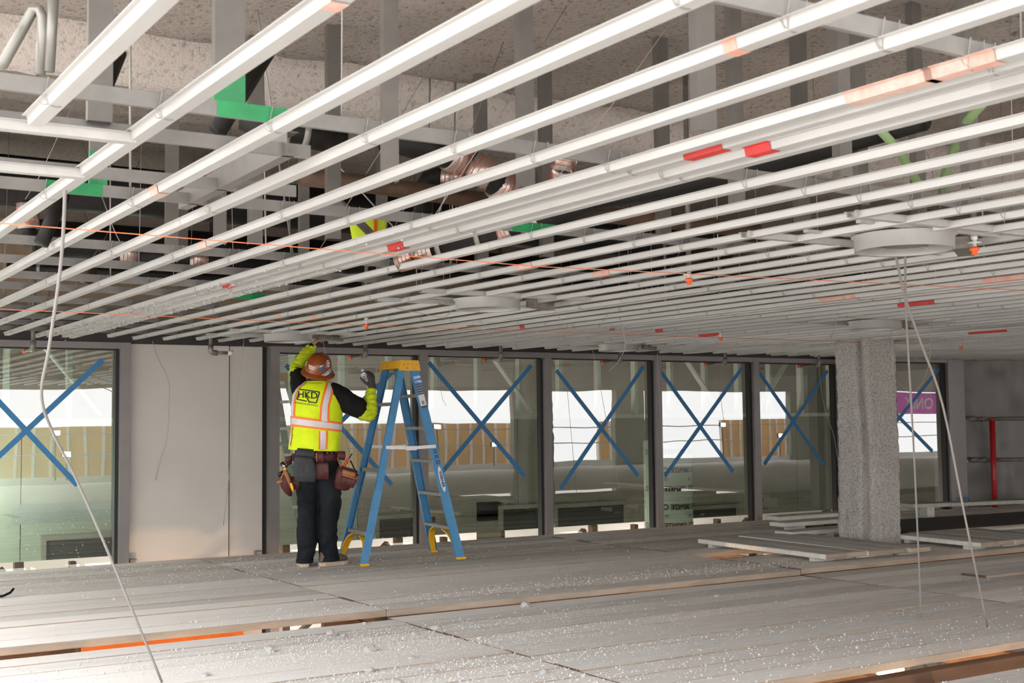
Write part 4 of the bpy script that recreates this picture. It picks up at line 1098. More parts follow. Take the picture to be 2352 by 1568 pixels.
m_maroon = M('maroon_leather', (.10, .030, .028), .55, 0, var=(18, .45), col2=(.055, .010, .011), spec=.35)
m_tanl = M('tan_leather', (.34, .14, .05), .6, 0, var=(14, .3))
m_greyl = M('charcoal_leather', (.05, .052, .055), .7, 0, var=(12, .4), col2=(.03, .032, .034), spec=.3)
m_boot = M('brown_suede', (.14, .095, .07), .8, 0, var=(14, .3))
m_sole = M('cream_sole', (.50, .42, .34), .8, 0, var=(12, .2))
m_glove = M('grey_glove_knit', (.055, .048, .045), .75, 0, var=(40, .3))
m_watch = M('dark_watch', (.02, .02, .02), .3, .5)
m_hair = M('dark_hair', (.012, .010, .009), .7)
m_eye = M('eye_white', (.8, .78, .75), .3)
m_chrome = M('chrome_steel', (.6, .6, .6), .2, .9)
m_toolr = M('red_tool_handle', (.55, .06, .05), .5); m_tooly = M('yellow_tool_handle', (.85, .42, .01), .5); m_toolg = M('green_tool_handle', (.02, .30, .10), .5)

def limb(mb, pts, n=16):                               # pts: (point, radius) -> rounded tapering limb
    P = [V(p) for p, r in pts]; R = [r for p, r in pts]; out = []; rr = []
    for i in range(len(P) - 1):
        for k in range(5):
            t = k / 5; p0, p1, p2, p3 = P[max(i-1,0)], P[i], P[i+1], P[min(i+2,len(P)-1)]
            out.append(.5*((2*p1)+(p2-p0)*t+(2*p0-5*p1+4*p2-p3)*t*t+(3*p1-p0-3*p2+p3)*t**3)); rr.append(R[i]*(1-t)+R[i+1]*t)
    out.append(P[-1]); rr.append(R[-1])
    d0 = (out[0]-out[1]).normalized(); d1 = (out[-1]-out[-2]).normalized()
    cap0 = [(out[0]+d0*rr[0]*math.sin(a), rr[0]*math.cos(a)) for a in (1.35, .9, .45)]
    cap1 = [(out[-1]+d1*rr[-1]*math.sin(a), rr[-1]*math.cos(a)) for a in (.45, .9, 1.35)]
    mb.tube([p for p, r in cap0]+out+[p for p, r in cap1], [r for p, r in cap0]+rr+[r for p, r in cap1], n)
def body_loft(mb, secs, n=24):                         # secs: (u, v, half width px, half depth m, d)
    mb.loft([(Q(u, v, d), fr_ * hw * KX, fa * hd) for u, v, hw, hd, d in secs], n)

hup = (fr_ * .13 - fa * .36 + fz * .92).normalized(); hfw = (fa * .90 + fz * .36 + fr_ * .22); hfw = (hfw - hup * hfw.dot(hup)).normalized(); hrt = hfw.cross(hup)
HC = Q(731, 851, .03)                                  # centre of the hat's brim
def H(x, y, z): return HC + hrt * x + hfw * y + hup * z
SL, EL, WL = Q(690, 893, .03), Q(681, 842, .19), Q(713, 791, .27)
SR, ER, WR = Q(768, 906, .0), Q(848, 951, .03), Q(857, 893, .10)

# one continuous body
mb = MB()
body_loft(mb, [(727, 1085, 40, .11, 0), (726, 1050, 44, .12, 0), (726, 1000, 40, .11, 0), (727, 940, 46, .12, 0), (728, 905, 46, .105, 0), (730, 885, 28, .08, .01), (731, 872, 15, .058, .02)])
limb(mb, [(Q(731, 885, .02), .060), (HC - hup * .13 + hfw * -.01, .056), (HC - hup * .08, .06)])
mb.loft([(H(0, .012, z), hrt * a, hfw * b) for z, a, b in ((-.175, .03, .045), (-.155, .045, .068), (-.12, .058, .085), (-.08, .068, .094), (-.03, .074, .098), (.02, .074, .097), (.06, .062, .084), (.085, .035, .05))], 20)
limb(mb, [(H(0, .100, -.045), .011), (H(0, .118, -.075), .016), (H(0, .108, -.092), .013)])
for s in (-1, 1):
    limb(mb, [(H(.072 * s, -.005, -.045), .013), (H(.080 * s, -.015, -.07), .014), (H(.074 * s, -.005, -.095), .010)])
    limb(mb, [(H(.03 * s, .088, -.125), .012), (H(0, .098, -.122), .012)])
limb(mb, [(SL, .062), (EL, .046), (WL, .030)]); limb(mb, [(SR, .062), (ER, .046), (WR, .031)])
limb(mb, [(Q(712, 1080, 0), .085), (Q(706, 1170, .01), .058), (Q(703, 1230, -.01), .055), (Q(699, 1285, .0), .04)])
limb(mb, [(Q(750, 1080, 0), .085), (Q(756, 1170, .02), .058), (Q(752, 1230, .01), .055), (Q(752, 1283, .03), .04)])
# bare left hand reaching between the channels
def hand(mb, wrist, d, n, side, curls, s=1.0, spread=.12, thumb=(.6, .5)):
    d = d.normalized(); n = (n - d * n.dot(d)).normalized(); side = (side - d * side.dot(d) - n * side.dot(n)).normalized()
    pl = .092 * s
    mb.loft([(wrist + d * t * pl, side * w * s, n * h * s) for t, w, h in ((-.12, .027, .02), (.1, .030, .019), (.4, .039, .017), (.8, .042, .015), (1.0, .040, .012))], 14)
    for i in range(4):
        off = (-.031 + .0205 * i) * s; L = (.066, .078, .083, .074)[3 - i] * s if False else (.074, .083, .078, .062)[i] * s
        p = wrist + d * pl * .96 - side * off * -1 * -1 if False else wrist + d * pl * (.97 - .04 * (i == 3)) - side * off
        dd = (d - side * (off / s) * spread * 12).normalized(); nn = n; pts = [(p - d * .012, .0100 * s)]; c = curls[i] if isinstance(curls, (list, tuple)) else curls
        for k, (fl, rr) in enumerate(((.44, .0098), (.32, .0090), (.24, .0078))):
            ang = c * (.75, 1.0, .8)[k]; dd, nn = (dd * math.cos(ang) + nn * math.sin(ang)), (nn * math.cos(ang) - dd * math.sin(ang))
            p = p + dd * L * fl; pts.append((p, rr * s))
        limb(mb, pts, 8)
    tp = wrist + d * pl * .22 + side * .030 * s; td = (d * .62 + side * .72 + n * .25).normalized()
    q1 = tp + td * .040 * s; q2 = q1 + (td * thumb[0] + d * .5 + n * thumb[1]).normalized() * .030 * s; q3 = q2 + (d * .6 + n * thumb[1] + td * .2).normalized() * .024 * s
    limb(mb, [(tp - td * .015, .015 * s), (q1, .0125 * s), (q2, .0108 * s), (q3, .009 * s)], 8)
hdl = (fr_ * .55 + fz * .62 + fa * .5)
hand(mb, WL + (WL - EL).normalized() * .02, hdl, (fr_ * .8 - fz * .35 + fa * .2), (-fa + fz * .3), [.35, .45, .55, .65])
bd = remesh(mb, .0075, 3); bd.materials.append(m_skin)
new_obj('body', bd, per, 'bare skin of face and raised left hand')
for s in (-1, 1):
    MB().lathe([(.001, .012), (.008, .009), (.012, .0), (.008, -.009), (.001, -.012)], H(.031 * s, .088, -.05), 12).obj('eye', m_eye, per)
    MB().lathe([(.001, .006), (.005, .004), (.006, .0), (.001, -.006)], H(.031 * s, .0985, -.05), 10).obj('pupil', m_watch, per)
MB().loft([(H(0, -.008, z), hrt * a, hfw * b) for z, a, b in ((-.145, .05, .05), (-.11, .069, .083), (-.06, .080, .098), (.0, .082, .104), (.05, .07, .09))], 24).obj('hair', m_hair, per)

# trousers
mb = MB()
body_loft(mb, [(725, 1032, 48, .14, 0), (727, 1052, 52, .155, 0), (730, 1078, 52, .16, 0), (731, 1098, 49, .145, 0)])
body_loft(mb, [(708, 1080, 27, .13, 0), (706, 1120, 24, .105, 0), (705, 1160, 23, .10, .01), (704, 1205, 22.5, .097, 0), (704, 1238, 25, .105, -.01), (702, 1264, 21.5, .09, 0), (700, 1287, 19, .08, .0)], 20)
body_loft(mb, [(753, 1080, 28, .13, 0), (757, 1120, 27.5, .11, 0), (757, 1160, 26, .105, .02), (753, 1200, 23, .10, .02), (752, 1238, 22.5, .105, .02), (756, 1264, 23.5, .10, .03), (756, 1284, 23, .085, .03)], 20)
me = remesh(mb, .008, 2, (.014, 6, 10, 10)); me.materials.append(m_trs)
tr = new_obj('trousers', me, per)
mb = MB()
for u, v, hw, hd, d in ((700, 1286, 19.5, .083, 0), (756, 1283, 23.5, .088, .03)):
    mb.loft([(Q(u, v + dv, d), fr_ * (hw + e) * KX, fa * (hd + e * .003)) for dv, e in ((5, -.8), (4.5, .6), (-3.5, .6), (-4, -1))], 24)
mb.obj('trouser_cuff', m_trs, tr)

# boots
def boot(label, c, hd_):
    hd_ = hd_.normalized(); sd = V((hd_.y, -hd_.x, 0)); c = V((c.x, c.y, 0))
    b = new_obj('boot', None, per, label, loc=c); b.empty_display_size = .05
    fp = [(-.105, .0), (-.10, .028), (-.07, .041), (-.02, .040), (.05, .046), (.11, .050), (.15, .040), (.178, .018), (.182, 0)]
    out = [hd_ * x + sd * y for x, y in fp] + [hd_ * x - sd * y for x, y in fp[-2:0:-1]]
    n = len(out); mb = MB(); vs = []
    for z, e in ((0, .97), (.006, 1.0), (.03, 1.03), (.034, .99)): vs += [p * e + fz * z for p in out]
    mb.add(vs, [tuple(range(n))[::-1], tuple(3*n+i for i in range(n))] + [(j*n+i, j*n+(i+1)%n, (j+1)*n+(i+1)%n, (j+1)*n+i) for j in range(3) for i in range(n)])
    mb.obj('sole', m_sole, b, 'cream sole')
    mb = MB()
    mb.loft([(hd_ * x + fz * z, sd * w, (fz * .9 + hd_ * .15) * h) for x, z, w, h in ((-.098, .06, .022, .03), (-.08, .075, .036, .05), (-.03, .085, .041, .062), (.03, .075, .045, .05), (.09, .062, .048, .036), (.14, .055, .042, .028), (.172, .048, .022, .018))], 18)
    mb.loft([(hd_ * x + fz * z, hd_ * a, sd * w) for x, z, a, w in ((-.03, .06, .062, .042), (-.04, .10, .056, .042), (-.042, .14, .054, .044), (-.042, .165, .056, .046))], 18)
    me = remesh(mb, .006, 3); me.materials.append(m_boot); new_obj('upper', me, b)
boot('brown left boot seen from its heel', Q(698, 1300, .05), fa * 1.0 - fr_ * .12)
boot('brown right boot pointing to the ladder', Q(758, 1300, .03), fr_ * .82 + fa * .56)

# black short-sleeved shirt over neon long sleeves
mb = MB()
body_loft(mb, [(727, 1025, 48, .14, 0), (727, 940, 49, .135, 0), (728, 905, 50, .125, 0), (730, 886, 34, .095, .01), (731, 872, 20, .072, .02), (733, 862, 19, .072, .03)])
limb(mb, [(Q(700, 905, .02), .085), (SL, .078), (SL.lerp(EL, .45), .072), (SL.lerp(EL, .72), .066)])
limb(mb, [(Q(745, 905, .0), .10), (SR, .102), (SR.lerp(ER, .45), .094), (Q(826, 938, .02), .086)])
me = remesh(mb, .010, 3, (.010, 9, 9, 9)); me.materials.append(m_blk); new_obj('short_sleeved_shirt', me, per)
def sleeve(pts):
    mb = MB(); limb(mb, pts); me = remesh(mb, .007, 2, (.012, 6, 34, 34)); me.materials.append(m_neons); new_obj('sleeve', me, per, 'neon yellow long sleeve')
sleeve([(SL.lerp(EL, .5), .062), (EL + fz * -.01, .070), (EL.lerp(WL, .45), .061), (EL.lerp(WL, .9), .046), (WL, .047)])
sleeve([(SR.lerp(ER, .62), .075), (ER, .069), (ER.lerp(WR, .4), .060), (ER.lerp(WR, .85), .046), (WR - (WR - ER) * .03, .045)])

# vest
VS = [(1034, 722, 58.5, .178, 0), (1018, 723, 59, .178, 0), (985, 726, 58, .172, 0), (955, 727.5, 58.5, .165, 0), (930, 728, 58.5, .16, 0), (908, 728, 56.5, .15, 0), (895, 728, 51, .135, .0), (886, 728, 44, .118, .005), (879, 729, 36, .10, .01), (873, 730, 27, .085, .02)]
def vsec(v):
    for i in range(len(VS) - 1):
        a, b = VS[i], VS[i + 1]
        if b[0] <= v <= a[0]:
            t = (a[0] - v) / (a[0] - b[0]); return [a[k] * (1 - t) + b[k] * t for k in range(1, 5)]
    return list((VS[0] if v > VS[0][0] else VS[-1])[1:])
def fold(th, v):
    return .010 * noise.noise(V((th * 1.6, v * .022 + th * .9, 3))) + .006 * noise.noise(V((th * 4, v * .05 + th * 2, 8))) + (.008 * math.sin(th * 7 + 1) * max(0, (v - 990) / 40))
def vpos(th, v, off=0.0):
    uc, hw, hd, d = vsec(v); o = fold(th, v) + off
    return Q(uc, v, d) + fr_ * (hw * KX + o) * math.sin(th) - fa * (hd + o) * math.cos(th)
def vuv(u, v, off):                                    # point of the vest's back that lies at (u, v)
    uc, hw, hd, d = vsec(v); s = max(-.97, min(.97, (u - uc) / hw)); return vpos(math.asin(s), v, off)
mb = MB(); n = 64; vv = []
lv = [1034 - 2.5 * i for i in range(65)]
lv = [x for x in lv if x >= 873] + [873]
for v in lv:
    vv += [vpos(-PI + 2 * PI * i / n, v + (3 * math.sin(-PI + 2 * PI * i / n) if v > 1000 else 0)) for i in range(n)]
m_ = len(lv)
mb.add(vv, [(j*n+i, j*n+(i+1)%n, (j+1)*n+(i+1)%n, (j+1)*n+i) for j in range(m_-1) for i in range(n)], True)
ve = mb.obj('safety_vest', m_neon, per, 'neon yellow vest with silver and orange stripes')
md = ve.modifiers.new('s', 'SOLIDIFY'); md.thickness = .005; md.offset = -1
def vstrip(edge, m, off, name='vest_stripe', lab=None):  # edge: list of (v, u0, u1)
    mb = MB(); vs = []; K = 4; seq = []
    for i in range(len(edge) - 1):
        for k in range(8):
            t = k / 8; seq.append([edge[i][q] * (1 - t) + edge[i + 1][q] * t for q in range(3)])
    seq.append(list(edge[-1]))
    for v, u0, u1 in seq: vs += [vuv(u0 + (u1 - u0) * j / K, v, off) for j in range(K + 1)]
    mb.add(vs, [(i*(K+1)+j, i*(K+1)+j+1, (i+1)*(K+1)+j+1, (i+1)*(K+1)+j) for i in range(len(seq)-1) for j in range(K)], True)
    return mb.obj(name, m, ve, lab)
def hstrip(v0l, v1l, v0r, v1r, m, off, name='vest_stripe'):
    mb = MB(); vs = []; K = 3; N_ = 30
    for i in range(N_ + 1):
        t = i / N_; th = -1.75 + 3.5 * t; s = (math.sin(th) + 1) / 2
        a, b = v0l * (1 - s) + v0r * s, v1l * (1 - s) + v1r * s
        vs += [vpos(th, a + (b - a) * j / K, off) for j in range(K + 1)]
    mb.add(vs, [(i*(K+1)+j, i*(K+1)+j+1, (i+1)*(K+1)+j+1, (i+1)*(K+1)+j) for i in range(N_) for j in range(K)], True)
    return mb.obj(name, m, ve)
vstrip([(1031, 732, 753), (989, 732.5, 753.5)], m_hivo, .004); vstrip([(1031, 735.5, 748.5), (989, 736, 748.5)], m_refl, .0065)
vstrip([(968, 734, 757), (932, 735.5, 757.5), (905, 741, 765), (884, 747, 769), (876, 749, 757)], m_hivo, .004)
vstrip([(968, 738.5, 751.5), (932, 740, 752), (905, 746, 759), (884, 752.5, 764), (877, 752, 756)], m_refl, .0065)
vstrip([(955, 669, 679), (930, 669.5, 679.5), (905, 670.5, 682), (888, 678, 692), (877, 696, 707)], m_hivo, .004); vstrip([(955, 671.5, 676.5), (930, 672, 677), (905, 673, 679), (888, 681, 689), (878, 699, 703)], m_refl, .0065)
vstrip([(1022, 664, 670.5), (975, 669.5, 675)], m_hivo, .004); vstrip([(1022, 666, 669), (975, 671, 673.5)], m_refl, .0065)
hstrip(953, 977, 970, 992, m_hivo, .006); hstrip(958, 972, 975, 987.5, m_refl, .0085)
vstrip([(881, 710, 740), (877.5, 712, 742)], m_neons, .003, 'collar_binding')
def vt(u0, v0, sl, off=.004): return lambda x, y: vuv(u0 + x / KX, v0 - y / KZ + sl * x / KX, off)
lettering('HKD', .078, vt(707, 907, .10), m_ink, ve, bold=.0012, sub=1, label='printed letters')
lettering('FRAMING & DRYWALL', .0195, vt(703.5, 927.5, .16), m_ink, ve, sub=0)
def bx_(pts, w=1.3):
    mb = MB()
    for (u0, v0), (u1, v1) in pts:
        L = math.hypot(u1-u0, v1-v0); du, dv = -(v1-v0)/L*w, (u1-u0)/L*w; vs = []
        for k in range(7):
            t = k/6; u, v = u0+(u1-u0)*t, v0+(v1-v0)*t; vs += [vuv(u+du, v+dv, .004), vuv(u-du, v-dv, .004)]
        mb.add(vs, [(2*k, 2*k+1, 2*k+3, 2*k+2) for k in range(6)])
    return mb
bx_([((689, 893), (734, 900)), ((734, 900), (727, 925)), ((727, 925), (712, 922.5)), ((706, 921), (682.5, 916)), ((682.5, 916), (687, 900)), ((704, 908), (712, 924))]).obj('logo_frame', m_ink, ve)

# hard hat
mb = MB(); n = 48
prof = [(1.0, 0.0), (.99, .02), (.965, .045), (.93, .07), (.86, .098), (.74, .124), (.58, .143), (.40, .154), (.20, .160), (.001, .162)]
vs = []
for rr, z in prof:
    for k in range(n):
        t = 2*PI*k/n; rad = .112 + .012 * abs(math.sin(t)); rdg = .006 * math.exp(-((math.cos(t)) / .22) ** 2) * (1 - rr) * 1.5
        vs.append(H(rad * math.cos(t) * rr * 1.0, rad * 1.06 * math.sin(t) * rr, z + rdg))
mb.add(vs, [(i*n+k, i*n+(k+1)%n, (i+1)*n+(k+1)%n, (i+1)*n+k) for i in range(len(prof)-1) for k in range(n)], True)
hat = mb.obj('hard_hat', m_hat, per, 'glossy brown full-brim hard hat with stickers')
mb = MB(); vs = []
for e, z in ((.0, .012), (.010, .006), (.021, -.004), (.029, -.014), (.031, -.019), (.028, -.021), (.019, -.010), (-.012, .004)):
    for k in range(n):
        t = 2*PI*k/n; rad = .112 + .012 * abs(math.sin(t)); vs.append(H((rad + e) * math.cos(t), (rad * 1.06 + e * (1.15 if math.sin(t) > 0 else 1.0)) * math.sin(t), z))
mb.add(vs, [(i*n+k, i*n+(k+1)%n, (i+1)*n+(k+1)%n, (i+1)*n+k) for i in range(7) for k in range(n)], True)
mb.obj('brim', m_hat, hat)
def dome(az, el, off=.002):                            # az from the back, positive to the wearer's right; el 0 (brim) .. 1 (crown)
    t = -PI/2 + az; i = min(el * 9, 8.999); k = int(i); f = i - k; rr = prof[k][0]*(1-f)+prof[k+1][0]*f; z = prof[k][1]*(1-f)+prof[k+1][1]*f
    rad = .112 + .012 * abs(math.sin(t)); p = H((rad) * math.cos(t) * rr, rad * 1.06 * math.sin(t) * rr, z); return p + (p - H(0, 0, .03)).normalized() * off
def dsticker(az, el, w, h, m, rot=0.0, name='sticker', round_=False, off=.0018):
    n_ = 20; ps = []
    for i in range(n_):
        t = 2*PI*i/n_
        if round_: x, y = math.cos(t), math.sin(t)
        else:
            x, y = math.copysign(abs(math.cos(t))**.35, math.cos(t)), math.copysign(abs(math.sin(t))**.35, math.sin(t))
        x, y = x*w/2, y*h/2; x, y = x*math.cos(rot)-y*math.sin(rot), x*math.sin(rot)+y*math.cos(rot)
        ps.append(dome(az + x/.12, el + y/.24, off))
    c = dome(az, el, off + .001); return MB().add(ps + [c], [(i, (i+1) % n_, n_) for i in range(n_)], True).obj(name, m, hat)
def dtext(body, size, az, el, m, rot=0.0, off=.0042, bold=.0006):
    def f(x, y): x, y = x*math.cos(rot)-y*math.sin(rot), x*math.sin(rot)+y*math.cos(rot); return dome(az + x/.12, el + y/.24, off)
    lettering(body, size, f, m, hat, bold=bold)
m_sw = M('white_hat_sticker', (.75, .70, .70), .4); m_sb = M('sky_blue_hat_sticker', (.04, .40, .62), .4); m_sbr = M('brown_hat_sticker', (.30, .10, .05), .4)
dsticker(-.32, .30, .078, .036, m_sbr, -.06); dtext('OCCIDENTAL', .0125, -.32, .33, m_inkw, -.06); dtext('LEATHER', .0125, -.32, .265, m_inkw, -.06)
dsticker(.42, .34, .058, .058, m_stk, .3, round_=True); dsticker(.36, .40, .03, .008, m_sw, .35, off=.003)
dsticker(1.05, .48, .052, .052, m_sw, 0, round_=True); dsticker(1.05, .48, .036, .036, m_stk, 0, round_=True, off=.003); dsticker(1.05, .48, .018, .018, m_sw, .7, off=.004)
dsticker(.80, .10, .105, .036, m_sw, .55); dsticker(.80, .10, .096, .026, m_sb, .55, off=.003); dtext('makita', .026, .80, .10, m_inkw, .55, .0055)
dsticker(-1.15, .30, .03, .045, m_sw, .1)
# hat clip and safety-glasses strap
MB().tube([H(.085, -.02, .09), H(.10, -.035, .06), H(.112, -.045, .02)], .004, 6).obj('clip', m_chrome, hat)

# glove on the right hand and watch on the left wrist
CT, CB = Q(834, 845, .115), Q(856, 888, .125)
cax = (CT - CB).normalized()
mb = MB(); hd_r = (fz * .93 - fr_ * .06 - fa * .10)
hand(mb, WR + (WR - ER).normalized() * .015, hd_r, (-fr_ * .75 + fa * .75), (-fr_ * .8 - fa * .75 + fz * .1), [.62, .70, .74, .80], 1.08, .05, (.5, .55))
limb(mb, [(WR - (WR - ER).normalized() * .01, .036), (WR + (WR - ER).normalized() * .035, .034)])
me = remesh(mb, .005, 2); me.materials.append(m_glove); new_obj('glove', me, per, 'grey knitted work glove holding the can')
wd = (WL - EL).normalized(); wq = WL + wd * .012
MB().tube([wq - wd * .010, wq + wd * .010], .036, 18).obj('watch_strap', m_watch, per)
MB().tube([wq - fa * .030, wq - fa * .042], .020, 18).obj('watch_case', m_watch, per)

# tool belt with its pouches
belt = new_obj('tool_belt', MB().loft([(Q(725, v, 0), fr_ * hw * KX, fa * hd) for v, hw, hd in ((1058, 53.5, .165), (1057, 55.5, .172), (1042, 55.5, .172), (1041, 53.5, .165))], 40).mesh('tool_belt', m_maroon), per, 'maroon leather tool belt hung with pouches')
def pouch(secs, m, name='pouch', lab=None, pw=.6, mouth=None):
    o = MB().loft([(Q(u, v, d), fr_ * hw * KX + fz * sl * hw * KX, fa * hd, pw) for u, v, hw, hd, d, sl in secs], 24).obj(name, m, belt, lab)
    return o
pouch([(702, 1104, 18, .012, -.20, -.05), (702, 1101, 23, .026, -.205, -.05), (701, 1085, 26.5, .040, -.215, -.05), (700, 1065, 25.5, .045, -.22, -.08), (699, 1052, 22, .045, -.22, -.12), (699, 1047.5, 20.5, .042, -.22, -.14)], m_greyl, 'pouch', 'charcoal grey leather pouch')
pouch([(700, 1052, 20, .008, -.185, -.1), (702, 1040, 21, .008, -.178, -.1), (704, 1029, 20, .007, -.175, -.1)], m_greyl, 'pouch_back', None, .45)
pouch([(699, 1049, 18.5, .034, -.218, -.14), (699, 1046.5, 18.0, .033, -.218, -.14)], m_dark, 'pouch_mouth_shade')  # dark lid paints the shade inside the pouch
MB().add([Q(688, 1062, -.268), Q(698, 1062, -.268), Q(697, 1083, -.262), Q(688, 1080, -.262)], [(0, 1, 2, 3)]).obj('pouch_patch', m_greyl, belt)
pouch([(739, 1099, 13, .006, -.18, .0), (739, 1097, 16, .012, -.185, .0), (739, 1080, 16.5, .016, -.19, 0), (739, 1064, 15.5, .012, -.19, .02), (739, 1061, 14.5, .008, -.19, .02)], m_maroon, 'tape_holder', 'maroon leather tape holder', .45)
pouch([(737, 1064, 7, .006, -.192, 0), (737, 1045, 6.5, .006, -.19, 0), (736, 1035, 6.5, .006, -.185, 0)], m_maroon, 'strap', None, .4)
for u in (727, 752, 762, 771): MB().bar(Q(u, 1038, -.18 + .00006 * (u - 725) ** 2), Q(u + 1, 1059, -.18 + .00006 * (u - 725) ** 2), .012, .006, fa).obj('belt_loop', m_tanl, belt)
pouch([(784, 1126, 10, .02, -.06, -.15), (785, 1122, 17, .035, -.07, -.18), (789, 1107, 22, .05, -.08, -.22), (795, 1090, 24.5, .058, -.085, -.25), (799, 1076, 23, .055, -.085, -.28)], m_maroon, 'tool_bag', 'maroon and tan leather tool bag on his right hip')
pouch([(799, 1076.5, 21, .048, -.085, -.28), (799.5, 1074, 20.5, .046, -.085, -.28)], m_dark, 'bag_mouth_shade')  # dark lid paints the shade inside the bag
pouch([(800, 1097, 13, .018, -.135, -.25), (801, 1088, 15, .025, -.14, -.28), (802, 1081, 14.5, .024, -.14, -.3)], m_tanl, 'front_pocket', None)
pouch([(797, 1118, 14, .02, -.125, -.2), (801, 1103, 17, .028, -.135, -.28), (802.5, 1096, 16.5, .027, -.135, -.3)], m_maroon, 'front_pocket')
pouch([(802.5, 1096.5, 17, .0285, -.135, -.3), (802.8, 1093.5, 17, .0285, -.135, -.3)], m_tanl, 'pocket_rim')
pouch([(813, 1110, 5, .015, -.09, -.2), (815, 1099, 9, .028, -.09, -.3), (816, 1092, 9.5, .03, -.09, -.35)], m_tanl, 'side_pocket')
MB().tube([Q(776, 1050, -.13), Q(779, 1062, -.14), Q(784, 1074, -.13)], .007, 6).obj('hanging_strap', m_tanl, belt)
MB().tube([Q(805, 1058, -.06), Q(815, 1078, -.07), Q(823, 1094, -.08)], .006, 6).obj('hanging_strap', m_watch, belt)
pouch([(783, 1056, 9, .02, -.10, -.1), (784, 1046, 10, .025, -.10, -.1), (784, 1036, 9, .022, -.09, -.05)], m_maroon, 'side_pouch')
pouch([(668, 1138, 3, .01, -.03, .2), (664, 1128, 9, .025, -.04, .3), (659, 1112, 13, .035, -.05, .4), (655, 1098, 13.5, .04, -.05, .45), (653, 1090, 12, .036, -.05, .45)], m_maroon, 'tool_bag', 'maroon leather tool bag on his left hip')
pouch([(644, 1107, 6.5, .024, -.075, .25), (643.5, 1101, 7.5, .027, -.075, .3)], m_tanl, 'bag_rim')
pouch([(681, 1123, 6, .02, -.05, 0), (680, 1112, 10, .03, -.06, 0), (676, 1092, 11, .032, -.06, .1)], m_maroon, 'inner_pocket')
MB().tube([Q(671, 1118, -.10), Q(663, 1095, -.105), Q(656, 1078, -.10)], [.013, .020, .019], 10).obj('scabbard', m_tanl, belt)
MB().tube([Q(668, 1046, -.10), Q(662, 1060, -.09), Q(657, 1072, -.08), Q(650, 1090, -.08), Q(645, 1100, -.09)], .008, 6).obj('hanging_strap', m_tanl, belt)
pouch([(665, 1066, 6, .02, -.07, .3), (663, 1056, 8, .026, -.08, .35), (664, 1046, 8, .024, -.09, .3)], m_maroon, 'side_pouch')

# tools carried in the belt, each its own thing
def tool(name, label, cat, parts):
    t = thing(name, label, cat, P0 + parts[0][1][0])
    for nm, pts, r, m in parts: MB().tube([p - parts[0][1][0] for p in pts], r, 10).obj(nm, m, t)
tool('screwdriver', 'red-handled screwdriver sticking up from the bag on the worker\'s right hip', 'tool', [('handle', [Q(789, 1078, -.09), Q(792, 1068, -.09), Q(797, 1058, -.09), Q(803, 1051, -.09)], [.009, .011, .011, .008], m_toolr), ('shaft', [Q(803, 1051, -.09), Q(809, 1042, -.09)], .006, m_watch)])
tool('pliers', 'green-handled tool in the bag on the worker\'s right hip', 'tool', [('handle', [Q(783, 1080, -.08), Q(783, 1066, -.08), Q(784, 1060, -.08)], .007, m_toolg), ('jaw', [Q(784, 1084, -.08), Q(783, 1079, -.08)], .006, m_chrome)])
tool('marker', 'yellow-handled tool in the bag on the worker\'s right hip', 'tool', [('handle', [Q(796, 1078, -.075), Q(798, 1064, -.075)], .007, m_tooly), ('tip', [Q(798, 1064, -.075), Q(799, 1060, -.075)], .004, m_watch)])
tool('hammer', 'hammer with chrome head in the scabbard on the worker\'s left hip', 'tool', [('grip', [Q(657, 1078, -.10), Q(655, 1071, -.10)], .009, m_tooly), ('head', [Q(650, 1067, -.11), Q(660, 1069, -.09)], .013, m_chrome)])
tool('utility_knife', 'yellow-handled knife hanging from the bag on the worker\'s left hip', 'tool', [('handle', [Q(669, 1106, -.13), Q(672, 1116, -.13), Q(674, 1126, -.13)], [.010, .013, .007], m_tooly), ('clip', [Q(669, 1106, -.13), Q(668, 1102, -.13)], .005, m_watch)])
tool('speed_square', 'black flat tool poking from the bag on the worker\'s left hip', 'tool', [('blade', [Q(640, 1090, -.05), Q(652, 1082, -.05)], .018, m_watch), ('fence', [Q(646, 1068, -.04), Q(654, 1062, -.04)], .022, m_watch)])

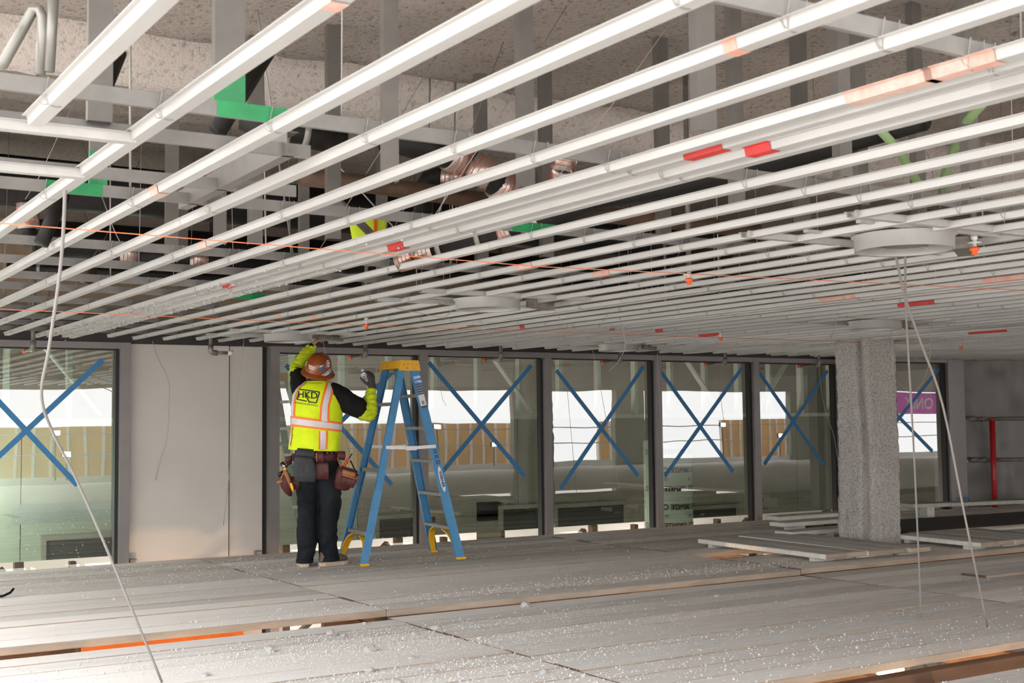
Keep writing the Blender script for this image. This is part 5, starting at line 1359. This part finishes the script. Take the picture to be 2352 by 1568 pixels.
# spray can in the gloved hand
can = thing('spray_can', 'white spray can with dark blue lettering held up in the gloved hand', 'spray can', P0 + CB)
cx_ = cax.orthogonal().normalized(); 
zq = cax.to_track_quat('Z', 'Y').to_matrix(); LC = (CT - CB).length
m_canw = M('white_can_paint', (.72, .70, .68), .35)
MB().lathe([(.001, 0), (.030, .0), (.033, .004), (.033, LC * .80), (.001, LC * .80)], n=28, M=zq).obj('can_body', m_canw, can)
MB().lathe([(.033, LC * .80), (.034, LC * .805), (.031, LC * .83), (.022, LC * .88), (.014, LC * .895), (.001, LC * .895)], n=28, M=zq).obj('can_shoulder', m_chrome, can)
MB().lathe([(.012, LC * .89), (.013, LC * .93), (.011, LC * 1.0), (.001, LC * 1.0)], n=16, M=zq).obj('nozzle', m_white, can)
cs = (fr_ - cax * fr_.dot(cax)).normalized(); cb_ = (-fa - cax * (-fa).dot(cax)).normalized()
def canmap(h): return lambda x, y: (cb_ * math.cos(x / .034) + cs * math.sin(x / .034)) * .0345 + cax * (h + y)
lettering('2X', .042, canmap(LC * .56), m_inkb, can, bold=.0015, sub=1); lettering('PAINT', .013, canmap(LC * .72), m_stk, can, sub=1); lettering('PRIMER', .011, canmap(LC * .40), m_inkb, can, sub=1)

# ---- work lights at the outer edge behind the camera, mirrored in the glass
m_lit = glow('lit_lamp_face', (1.0, .97, .92), 25)
WLP = [(6.52, .55, 'low in the leftmost window'), (6.28, 1.03, 'high in the leftmost window'), (17.52, .58, 'low in the first window right of the ladder'), (15.81, 1.06, 'high in the first window right of the ladder'),
       (25.57, 1.02, 'in the window with the printed round column'), (27.9, .67, 'in the dark window left of the sprayed column')]
for i, (x, z, lab) in enumerate(WLP):
    t = thing('work_light', 'small bright work light mirrored ' + lab, 'work light', (x, -5.85, z))
    MB().bbox((-.10, -.09, -.07), (.10, .0, .07), .01).obj('housing', m_watch, t)
    MB().box((-.09, 0, -.055), (.09, .006, .055)).obj('lamp_face', m_lit, t)
    MB().tube([(0, -.05, -.1), (0, -.05, -z)], .02, 8).obj('stand', m_steelp, t)
